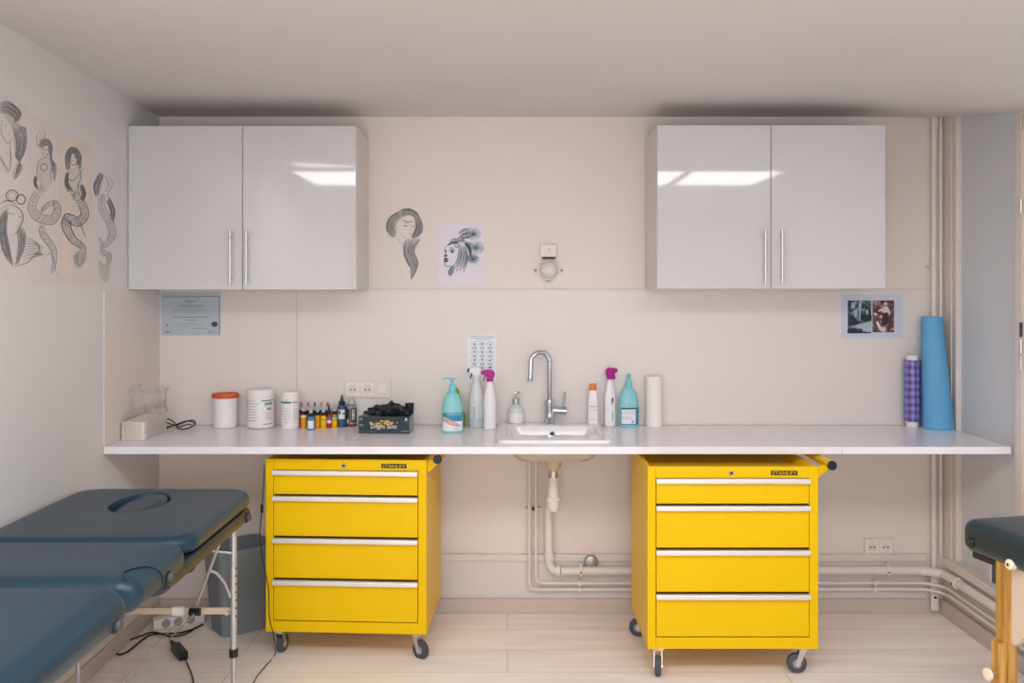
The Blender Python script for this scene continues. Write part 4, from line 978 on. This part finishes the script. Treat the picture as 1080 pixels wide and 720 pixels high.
# pump dispensers
def pump_bottle(px, yb, rotz, label, hand, head=0.):
    x, y, s = ctop(px, yb, ZT, .036)
    t = thing('pump_bottle', label, 'pump bottle', (x, y, ZT), rotz, 'aqua pump bottles')
    b = MB(); b.lathe([(.045, 0), (.049, .004), (.0495, .012), (.0495, .095), (.0465, .13), (.040, .158), (.028, .178), (.017, .187), (.015, .189)], M['aqua_pale'], seg=36, sy=.74); b.build('body', t)
    b = MB(); b.lathe([(.0165, .187), (.0165, .206), (.0115, .222), (.0065, .226), (.0055, .24), (.0055, .247)], M['aqua'], seg=22); b.build('collar', t)
    b = MB(); b.box(-.022, .022, -.009, .009, .247, .254, M['aqua'], .003); b.lathe([(.007, .236), (.010, .247)], M['aqua'], seg=16)
    b.tube([(-.015, 0, .251), (-.034, 0, .252), (-.045, 0, .247), (-.047, 0, .243)], .0038, M['aqua'], 10, sub=4); b.build('pump_head', t, rotz=head)
    # label follows the oval body
    def lab(bb, a0, a1, z0, z1, m, off):
        vs = [(bb.bm.verts.new(((.0495+off)*math.sin(a), -(.0495+off)*.74*math.cos(a), z0)), bb.bm.verts.new(((.0495+off)*math.sin(a), -(.0495+off)*.74*math.cos(a), z1))) for a in [a0+(a1-a0)*k/18 for k in range(19)]]
        bb._faces([bb.bm.faces.new((vs[i][0], vs[i+1][0], vs[i+1][1], vs[i][1])) for i in range(18)], m)
    def at(u, z, off=.0012):
        return ((.0495+off)*math.sin(u), -(.0495+off)*.74*math.cos(u), z)
    b = MB()
    if hand:
        lab(b, -1.15, 1.15, .012, .094, M['label_white'], .0004); lab(b, -1.15, 1.15, .056, .094, M['ink_sky'], .0006); lab(b, -1.15, 1.15, .08, .095, M['teal_label'], .0008)
        text_mesh(b, 'SAVON DOUX', 1.5, .007, M['label_white'], lambda u, v: at(u+.2, .0875+v)); text_mesh(b, 'mains', .5, .006, M['green_print'], lambda u, v: at(u+.35, .022+v))
        pr = [(-1.1, .060, .074), (-.9, .055, .077), (-.65, .049, .074), (-.4, .041, .067), (-.15, .036, .060), (.1, .033, .054), (.35, .031, .048), (.55, .031, .042), (.7, .032, .038), (.78, .034, .036)]
        v_ = [(b.bm.verts.new(at(u, z0, .0018)), b.bm.verts.new(at(u, z1, .0018))) for u, z0, z1 in pr]
        b._faces([b.bm.faces.new((v_[i][0], v_[i+1][0], v_[i+1][1], v_[i][1])) for i in range(len(v_)-1)], M['skin'])
    else:
        lab(b, -1.3, 1.3, .010, .094, M['teal_label'], .0003); lab(b, -1.1, .45, .016, .086, M['label_white'], .0007); lab(b, -1.1, .45, .087, .092, M['navy'], .0008); lab(b, 1.0, 1.3, .06, .094, M['navy'], .0008)
        for z in (.078, .071, .064, .052, .045, .038): lab(b, -1.0, .3 if z > .06 else .1, z, z+.0014, M['grey_print'], .001)
        lab(b, .0, .2, .02, .032, M['grey_print'], .001)
    b.build('label', t, fix=False)
pump_bottle(477, 457, math.radians(8), 'aqua pump bottle left of the sink, with a hand pictured on its label', True)
pump_bottle(663, 449.5, math.radians(16), 'aqua pump bottle right of the sink, with a plain printed label', False, math.radians(60))
# green bottle behind
x, y, s = ctop(481.5, 451, ZT, .045)
t = thing('washing_up_bottle', 'green bottle half hidden behind the left aqua pump bottle', 'bottle', (x, y, ZT))
b = MB(); b.lathe([(.038, 0), (.044, .005), (.045, .03), (.043, .058), (.034, .078), (.026, .10), (.024, .13), (.018, .15), (.012, .158)], M['green'], seg=28, sy=.7); b.build('body', t)
b = MB(); b.lathe([(.013, .157), (.013, .176), (.008, .18), (.006, .186)], M['green'], seg=18); b.build('cap', t)
# spray bottles
def spray(px, yb, base_z, rotz, label, bodym, headm, nozzlem, kind, head=0.):
    x, y, s = ctop(px, yb, base_z, .022)
    t = thing('spray_bottle', label, 'spray bottle', (x, y, base_z+.0005), rotz, 'spray bottles by the sink')
    b = MB()
    if kind == 'clear':
        prof = [(.034, 0), (.037, .004), (.0375, .03), (.0375, .11), (.034, .145), (.024, .19), (.017, .22), (.0145, .236)]
    else:
        prof = [(.026, 0), (.0285, .004), (.029, .02), (.0285, .08), (.0295, .125), (.0265, .16), (.019, .192), (.0155, .21), (.015, .232)]
    b.lathe(prof, bodym, seg=32, sy=.62); b.build('body', t)
    zz = prof[-1][1]
    b = MB(); b.lathe([(.0165, zz-.004), (.017, zz+.006), (.0165, zz+.012)], headm, seg=20)
    b.prism([(.017, zz+.008), (-.014, zz+.008), (-.016, zz+.026), (-.034, zz+.026), (-.036, zz+.032), (-.036, zz+.044), (-.028, zz+.050), (.004, zz+.054), (.018, zz+.046), (.024, zz+.032)], -.012, .012, headm, .004)
    b.prism([(-.018, zz+.028), (-.024, zz+.028), (-.03, zz+.01), (-.034, zz-.006), (-.029, zz-.004), (-.024, zz+.01)], -.005, .005, nozzlem, .001)
    b.build('trigger_head', t, rotz=head)
    b = MB(); b.box(-.044, -.034, -.009, .009, zz+.029, zz+.047, nozzlem, .002); b.build('nozzle', t, rotz=head)
    return t, prof
wm = M['white']
t, _ = spray(502.6, 450.8, ZT, 0, 'clear spray bottle with a red printed strip and dark blue nozzle', M['bottle_clear'], M['white'], M['navy'], 'clear')
b = MB(); b.lathe([(.0376, .008), (.0381, .03), (.0381, .045)], M['liquid'], seg=32, sy=.625, cap0=False, cap1=False); b.build('liquid', t)
b = MB()
def obl(u, z, off=.001): return ((.0375+off)*math.sin(u), -(.0375+off)*.62*math.cos(u), z)
for k in range(4): u0, u1 = -.42+.075*k, -.345+.075*k; b.poly([obl(u0, .022), obl(u1, .022), obl(u1, .11), obl(u0, .11)], M['label_white'])
text_mesh(b, 'DANGER', .078, .0085, M['red'], lambda u, v: obl(-.27-v/.0375*1.0, .066+u, .0025)); b.build('label', t, fix=False)
spray(516.6, 453.3, ZT, math.radians(5), 'white spray bottle with a magenta head, left of the sink', wm, M['magenta'], M['magenta'], 'white', math.radians(8))
t, _ = spray(643.5, 450, ZT, math.radians(20), 'white spray bottle with a magenta head, right of the sink', wm, M['magenta'], M['magenta'], 'white', math.radians(200))
b = MB()
def ow(u, z, off=.0012):
    a = u-math.radians(20)
    k = 1/math.sqrt((math.sin(a))**2+(math.cos(a)/.62)**2)
    return ((.0295+off)*k*math.sin(a), -(.0295+off)*k*math.cos(a), z)
b.poly([ow(u, z, .002) for u, z in ((.25, .135), (.55, .142), (.8, .135), (.7, .12), (.45, .11), (.3, .102))], M['ink_blue'])
for z in (.06, .05, .04, .03): b.poly([ow(.35, z), ow(.8, z), ow(.8, z+.004), ow(.35, z+.004)], M['green_print'])
b.build('label', t, fix=False)
# soap dispenser on the sink rim
ZS = .9365
x, y, s = ctop(544, 446.5, ZS, .03)
t = thing('soap_dispenser', 'small milky soap dispenser with a metal pump on the sink rim', 'soap dispenser', (x, y, ZS))
b = MB(); b.lathe([(.034, 0), (.037, .004), (.0375, .06), (.035, .072), (.022, .08), (.013, .084), (.013, .094)], M['bottle_clear'], seg=32); b.build('body', t)
b = MB(); b.lathe([(.036, .002), (.0379, .006), (.0379, .05)], M['white'], seg=32, cap0=False, cap1=False); b.build('soap', t)
b = MB(); b.lathe([(.0165, .092), (.0175, .096), (.0175, .118), (.012, .122), (.005, .124), (.005, .142)], M['steel'], seg=20); b.box(-.01, .01, -.008, .008, .142, .15, M['steel'], .003); b.tube([(0, 0, .147), (.018, -.01, .15), (.032, -.018, .138)], .004, M['steel'], 8, sub=4); b.build('pump', t)
# orange cap bottle
x, y, s = ctop(625.2, 447, ZS, .02)
t = thing('lotion_bottle', 'slim white bottle with an orange cap on the sink rim', 'bottle', (x, y, ZS))
b = MB(); b.loops([rr(0, 0, .047, .03, .008, 0), rr(0, 0, .05, .033, .01, .004), rr(0, 0, .05, .033, .01, .03), rr(0, 0, .046, .03, .01, .12), rr(0, 0, .04, .028, .01, .157), rr(0, 0, .03, .024, .009, .162)], M['white']); b.build('body', t)
b = MB(); b.loops([rr(0, 0, .034, .028, .008, .162), rr(0, 0, .034, .028, .008, .190), rr(0, 0, .03, .024, .008, .193)], M['orange']); b.build('cap', t)
b = MB(); pf = lambda cx, cz, yy=-.0175: (lambda u, v: (cx+u, yy, cz+v))
text_mesh(b, 'Baume', .03, .007, M['navy'], pf(0, .085)); text_mesh(b, 'soin cutané', .034, .004, M['red'], pf(0, .068)); text_mesh(b, 'apaisant', .036, .005, M['dark_print'], pf(0, .021)); b.build('lettering', t, fix=False)
# kitchen roll
x, y, s = ctop(689.5, 449, ZT, .04)
t = thing('paper_towel_roll', 'white paper towel roll standing right of the aqua bottle', 'paper roll', (x, y, ZT))
b = MB(); b.lathe([(.0395, 0), (.040, .002), (.040, .243), (.039, .245), (.018, .245), (.0178, .24)], M['tissue'], seg=40); b.build('paper', t)
b = MB(); b.lathe([(.0178, .20), (.0178, .2455), (.0165, .2455), (.0165, .21)], M['cream'], seg=24, cap0=False); b.build('core', t)
# purple plaid roll
x, y = 1.968, -.062
t = thing('patterned_film_roll', 'roll of purple plaid film standing beside the blue roll', 'roll', (x, y, ZT))
b = MB(); b.lathe([(.036, .028), (.0378, .03), (.0378, .322), (.036, .324)], M['plaid'], seg=36); b.build('film', t)
b = MB(); b.lathe([(.028, 0), (.028, .346), (.024, .346), (.024, .33)], M['white'], seg=30); b.build('core', t)
# blue roll: couch paper wound into a cone
b = MB(); b2 = []
H_ = .535
x, y = 2.071, -.112
lo = []
for k in range(9):
    z = H_*k/8; f = k/8
    r0 = .0695-.0235*f; cxk = (-.024*f); cyk = .055*f*.3
    lo.append([(cxk+r0*(1+.03*(a_/35))*math.cos(2*PI*a_/36), cyk+r0*(1+.03*(a_/35))*math.sin(2*PI*a_/36), z) for a_ in range(36)])
b.loops(lo, M['skyblue'])
tag(b.build('blue_paper_roll', loc=(x, y, ZT)), 'tall sky blue paper roll, wider at its foot, in the right corner', 'paper roll')

# ------------------------------------------------------------------ bin
t = thing('waste_bin', 'grey plastic bin with a blue-grey lid between the massage table and left chest', 'bin', (-1.26, -.215, 0), math.radians(38))
b = MB()
for a in (0,):
    b.loops([rr(0, 0, .21, .165, .03, .001), rr(0, 0, .215, .17, .03, .012), rr(0, 0, .27, .22, .03, .375), rr(0, 0, .285, .235, .03, .377), rr(0, 0, .285, .235, .03, .395), rr(0, 0, .27, .22, .03, .397), rr(0, 0, .262, .212, .03, .385)], M['bin'], cap1=False)
b.build('body', t)
b = MB(); b.loops([rr(0, 0, .263, .213, .03, .38), rr(0, 0, .266, .216, .03, .394), rr(0, 0, .25, .2, .03, .402), rr(0, 0, .1, .08, .03, .412)], M['bin_lid']); b.build('lid', t)

# ------------------------------------------------------------------ massage tables
def pad(b, x0, x1, y0, y1, z0, z1, rc, re, m, n=8, top=True):
    cx, cy, w, d = (x0+x1)/2, (y0+y1)/2, x1-x0, y1-y0
    L_ = []
    H = z1-z0; rt = min(re, H*.5)
    for k in range(7):
        a = -PI/2+PI/2*k/6; i_ = re*(1-math.cos(a)); L_.append(rr(cx, cy, w-2*i_, d-2*i_, max(.006, rc-i_), z0+rt+rt*math.sin(a), n))
    for k in range(7):
        a = PI/2*k/6; i_ = re*(1-math.cos(a)); L_.append(rr(cx, cy, w-2*i_, d-2*i_, max(.006, rc-i_), z1-rt+rt*math.sin(a), n))
    i_ = re+.05
    L_.append(rr(cx, cy, w-2*i_, d-2*i_, max(.006, rc-re), z1+.003, n))
    b.loops(L_, m, cap1=top)
    return L_[-1]
TX0, TX1 = -1.695, -1.0
def Yd(D): return D+CAMY
t = thing('massage_table', 'long dark blue-grey vinyl massage table on metal legs along the left wall', 'massage table', (0, 0, 0))
# head section with face hole
b = MB()
last = pad(b, TX0, TX1, Yd(2.835), Yd(3.58), .735, .80, .10, .032, M['vinyl'], top=False)
n_ = len(last); hc = (-1.355, Yd(3.325))
lr = [[], [], []]
for i_, p in enumerate(last):
    a = 2*PI*(i_+.5)/n_
    for li, (k, z) in enumerate(((1.06, .802), (1.0, .798), (.94, .765))): lr[li].append((hc[0]+.098*k*math.cos(a), hc[1]+.15*k*math.sin(a), z))
rings = b.loops([last]+lr, M['vinyl'], cap0=False)
bmesh.ops.remove_doubles(b.bm, verts=b.bm.verts, dist=.0002)
b.build('head_cushion', t, sharp=70)
b = MB(); L_ = []
for k, z in ((.80, .764), (.92, .774), (.92, .788), (.85, .796), (.5, .801)):
    L_.append([(hc[0]+.098*k*math.cos(2*PI*i/32), hc[1]+.15*k*math.sin(2*PI*i/32), z-.006+.016*k*math.cos(2*PI*i/32-.9)) for i in range(32)])
b.loops(L_, M['vinyl']); b.build('face_hole_plug', t, sharp=70)
b = MB(); pad(b, TX0, TX1-.004, Yd(2.62), Yd(3.575), .682, .7335, .06, .022, M['vinyl_dark']); b.build('head_frame', t, sharp=60)
b = MB(); pad(b, TX0, TX1+.002, Yd(2.418), Yd(2.832), .698, .802, .06, .05, M['vinyl']); b.build('middle_cushion', t, sharp=70)
b = MB(); pad(b, TX0, TX1+.004, Yd(1.70), Yd(2.412), .69, .802, .075, .054, M['vinyl']); b.build('foot_cushion', t, sharp=70)
b = MB(); sm = []
for D_k, a_, inn in ((2.605, -70, 0), (2.607, -40, 0), (2.605, -10, 0), (2.597, 20, 0), (2.58, 45, 0), (2.555, 66, 0), (2.53, 80, .004), (2.50, 88, .012), (2.475, 86, .012), (2.45, 78, .004), (2.437, 66, .006)):
    a_ = math.radians(a_); sm.append((TX1+.002-.05*(1-math.cos(a_))-inn+.0008*math.cos(a_), Yd(D_k), .752+.05*math.sin(a_)+(.002 if a_ > 1 else 0)))
b.tube(sm, .0019, M['black'], 8, sub=5); b.build('seam', t, sharp=80)
for D_k, z in ((3.48, .706), (2.655, .737), (2.30, .727)):
    kc = (TX1-.002 if D_k < 3 else TX1-.008, Yd(D_k), z)
    b = MB(); b.lathe([(.0205, -.016), (.0205, .004), (.017, .007)], M['black'], kc, axis='x', seg=22)
    b.lathe([(.014, .004), (.014, .012), (.011, .017), (.006, .018), (.005, .015)], M['rubber'], kc, axis='x', seg=18); b.build('knob', t)
LX = (-1.03, -1.615)
for lx in LX:
    y = Yd(3.39)
    b = MB(); b.cyl((lx, y, .70), (lx, y, .215), .0125, M['alu'], seg=16); b.cyl((lx, y, .23), (lx, y, .02), .0095, M['alu'], seg=14)
    for k in range(7): b.cyl((lx+.010, y-.008, .36+k*.03), (lx+.0135, y-.0105, .36+k*.03), .0025, M['dark_print'], seg=8)
    g = b.build('leg', t)
    b = MB(); b.cyl((lx, y, .235), (lx, y, .205), .0165, M['black'], seg=18); b.build('clamp', g)
    b = MB(); b.cyl((lx, y, .0), (lx, y, .03), .014, M['black'], seg=16); b.build('foot', g)
    b = MB(); y2 = Yd(1.86); b.cyl((lx, y2, .70), (lx, y2, .02), .0125, M['alu'], seg=16); g = b.build('leg', t)
b = MB(); y = Yd(3.39)
b.box(LX[1], LX[0], y-.006, y+.006, .365, .39, M['gusset'], .003); b.box(-1.26, -1.215, y-.009, y+.009, .362, .393, M['white'], .002)
b.cyl((LX[0]-.02, y-.02, .375), (LX[0]-.02, y+.01, .375), .008, M['steel']); b.build('cross_bar', t)
for pts, r_ in (([at(231, 574, 3.27), at(206.5, 640, 3.375)], .0058), ([at(221, 602, 3.31), at(228, 604, 3.33), at(237, 615, 3.36), at(243, 630, 3.385)], .0055), ([at(214, 580, 3.33), at(246, 583, 3.385)], .005), ([at(110, 580, 3.25), at(130, 642, 3.37)], .0058)):
    b = MB(); b.tube(pts, r_, M['alu'], 10, sub=5); b.build('strut', t)
b = MB(); b.cyl((-1.19, Yd(3.375), .378), (-1.15, Yd(3.375), .378), .014, M['black']); b.build('strut_joint', t)
b = MB(); b.prism([(-1.35, .690), (-1.08, .690), (-1.10, .60), (-1.14, .585), (-1.26, .60)], Yd(3.14), Yd(3.18), M['vinyl_dark'], .004); b.build('under_panel', t)

# right table
RT = math.radians(12.7)
t = thing('massage_table', 'dark green-grey massage table on wooden legs, cut off at the right edge', 'massage table', (1.475, Yd(2.95), 0), RT)
b = MB(); pad(b, 0, .66, -1.80, 0, .737, .84, .05, .034, M['vinyl_green']); b.build('cushion', t, sharp=70)
b = MB(); b.box(.03, .63, -1.77, -.03, .715, .742, M['vinyl_dark'], .003); b.build('frame', t)
for k, (yy, z, mm) in enumerate(((-.062, .775, M['black']), (-.225, .752, M['cream']))):
    b = MB(); b.lathe([(.016, .012), (.016, -.004), (.012, -.008), (.006, -.0085)], mm, (-.0005, yy, z), axis='x', seg=22); b.lathe([(.005, -.007), (.005, -.0095)], M['dark_print'] if k else M['rubber'], (-.0005, yy, z), axis='x', seg=12); b.build('knob', t)
for lx, ly in ((.022, -.17), (.60, -.17), (.022, -1.62), (.60, -1.62)):
    b = MB(); b.box(lx, lx+.028, ly-.03, ly+.03, .02, .745, M['wood'], .003); g = b.build('leg', t)
    b = MB(); b.box(lx-.02, lx-.0005, ly-.02, ly+.026, .0, .495, M['wood'], .003); b.build('lower_leg', g)
    b = MB(); b.cyl((lx-.045, ly+.01, .395), (lx-.02, ly+.01, .395), .006, M['steel']); b.lathe([(.010, -.05), (.019, -.047), (.019, -.04), (.008, -.036)], M['cream'], (lx, ly+.011, .395), axis='x', seg=14); b.build('wing_nut', g)
for s_ in (.028, .60):
    b = MB()
    vs0 = [(s_+.0, y_, z_) for y_, z_ in ((-.195, .735), (-.40, .735), (-.33, .70), (-.29, .62), (-.26, .55), (-.215, .50), (-.195, .50))]
    b.loops([[(x_+q, y_, z_) for x_, y_, z_ in vs0] for q in (0, .02)], M['gusset'])
    b.build('gusset', t)

# ------------------------------------------------------------------ cables and floor items
t = thing('power_strip', 'white power strip lying on the floor by the left wall', 'power strip', (-1.555, Yd(4.265), 0), math.radians(27))
b = MB(); b.box(-.115, .115, -.026, .026, .0005, .048, M['white'], .005); b.build('body', t)
for k in range(3):
    b = MB(); b.lathe([(.02, 0), (.02, .001), (.017, .001)], M['grey_print'], (-.06+.055*k, -.026, .025), axis='y', seg=20); b.build('outlet', t)
b = MB(); b.tube([fl(214, 658), fl(204, 663), fl(190, 667), fl(176, 668), fl(160, 669), fl(148, 676), fl(136, 686), fl(126, 690), fl(123, 686), fl(130, 678), fl(146, 671.5, .014), fl(162, 666.5, .010), fl(180, 671, .014), fl(196, 668, .016), fl(207, 661, .014)], .0042, M['black'], 8, sub=6)
single(b, 'power_cable', 'looped thick black cable on the floor by the power strip', 'cable')
p0 = Vector(fl(182, 678, .02)); p1 = Vector(fl(194, 692, .02))
t = thing('power_adapter', 'black power adapter on the floor under the left massage table', 'adapter')
b = MB()
dv = (p1-p0); L1 = dv.length; ang = math.atan2(dv.y, dv.x)
R = Matrix.Translation((p0+p1)/2) @ Matrix.Rotation(ang, 4, 'Z')
b.box(-L1*.28, L1*.5, -.019, .019, -.018, .018, M['black'], .005, rot=R); b.build('body', t)
b = MB(); b.cyl(p0-dv*.12, p0+dv*.2, .008, M['black'], r1=.014); b.build('plug', t)
b = MB(); b.tube([p1, Vector(fl(199, 703)), Vector(fl(203, 714)), Vector(fl(206, 735))], .003, M['black'], 8, sub=6); b.build('lead', t)
j0 = Vector(at(203, 646, 3.36)); j1 = Vector(at(176, 671, 3.8))
b = MB(); b.tube([j0+Vector((.012, -.02, 0)), j1+Vector((.012, -.01, -.01)), p0-dv*.14], .0028, M['cord'], 8, sub=1)
single(b, 'lead', 'short beige lead running down from the table strut to the black adapter', 'cable')
b = MB(); b.tube([j0+Vector((-.012, -.025, 0)), j1+Vector((-.012, -.02, 0)), Vector(fl(130, 719))], .0018, M['cord'], 8, sub=1)
single(b, 'cord', 'thin beige cord slanting to the floor below the left table', 'cord')
# cord down the left of the chest
t = thing('switch_cord', 'thin black cord with an inline switch hanging beside the left tool chest', 'cord')
b = MB(); b.tube([at(279, 490, 3.95), at(277.5, 520, 3.86), at(275.5, 545, 3.85), at(274, 562, 3.85), at(277, 590, 3.85), at(283, 620, 3.84), at(284, 650, 3.83), at(289, 672, 3.8), fl(290, 690), fl(280, 702), fl(270, 715), fl(264, 730)], .0022, M['black'], 8, sub=6); b.build('lead', t)
b = MB(); c0 = Vector(at(276.3, 536, 3.855)); b.box(c0.x-.006, c0.x+.006, c0.y-.005, c0.y+.005, c0.z-.02, c0.z+.016, M['black'], .003); b.build('inline_switch', t)

# ------------------------------------------------------------------ lights
EM = emit_mat('led_panel', (.975, .98, .975), 9.5)
pan = (((-1.5), (-.32), 'left of the three ceiling light panels above the camera'), (.02, 1.235, 'middle of the three ceiling light panels above the camera'), (1.3, 1.92, 'right, shortest ceiling light panel above the camera'))
for x0, x1, lab in pan:
    t = thing('ceiling_light', lab, 'ceiling light', ((x0+x1)/2, -2.98, ZC))
    h = (x1-x0)/2
    b = MB(); 
    for q in ((-h-.02, -h, -.42, .42), (h, h+.02, -.42, .42), (-h-.02, h+.02, -.44, -.42), (-h-.02, h+.02, .42, .44)): b.box(*q, -.03, -.002, M['white'])
    b.build('frame', t)
    b = MB(); b.poly([(-h, -.42, -.024), (-h, .42, -.024), (h, .42, -.024), (h, -.42, -.024)], EM); b.build('diffuser', t, fix=False)
def area(name, loc, rot, sx, sy, power, col):
    l = bpy.data.lights.new(name, 'AREA'); l.shape = 'RECTANGLE'; l.size = sx; l.size_y = sy; l.energy = power; l.color = col
    o = bpy.data.objects.new(name, l); COL.objects.link(o); o.location = loc; o.rotation_euler = rot
    return o
area('daylight_and_fill', (3.05, -2.25, 1.52), (0, math.radians(90), 0), 1.3, 1.6, 4, (.84, .92, 1.))
area('daylight_and_fill', (0, YF-.06, 1.45), (math.radians(90), 0, 0), 2.7, 1.45, 66, (.92, .97, 1.))  # fill light added behind the camera to brighten the room
w = bpy.data.worlds.new('World'); bpy.context.scene.world = w; w.use_nodes = True
w.node_tree.nodes['Background'].inputs[0].default_value = (.7, .82, 1, 1); w.node_tree.nodes['Background'].inputs[1].default_value = 1.

# ------------------------------------------------------------------ camera
cd = bpy.data.cameras.new('Camera'); cam = bpy.data.objects.new('Camera', cd); COL.objects.link(cam)
cam.location = (0, CAMY, CAMH); cam.rotation_euler = (PI/2, 0, 0)
cd.sensor_width = 36; cd.lens = F/1080*36
cd.shift_x = (540-CX)/1080; cd.shift_y = -(360-HY)/1080
bpy.context.scene.camera = cam
sc = bpy.context.scene
sc.view_settings.view_transform = 'Standard'; sc.view_settings.look = 'None'; sc.view_settings.exposure = 0
sc.cycles.use_denoising = True
sc.cycles.max_bounces = 10; sc.cycles.diffuse_bounces = 6; sc.cycles.transparent_max_bounces = 12
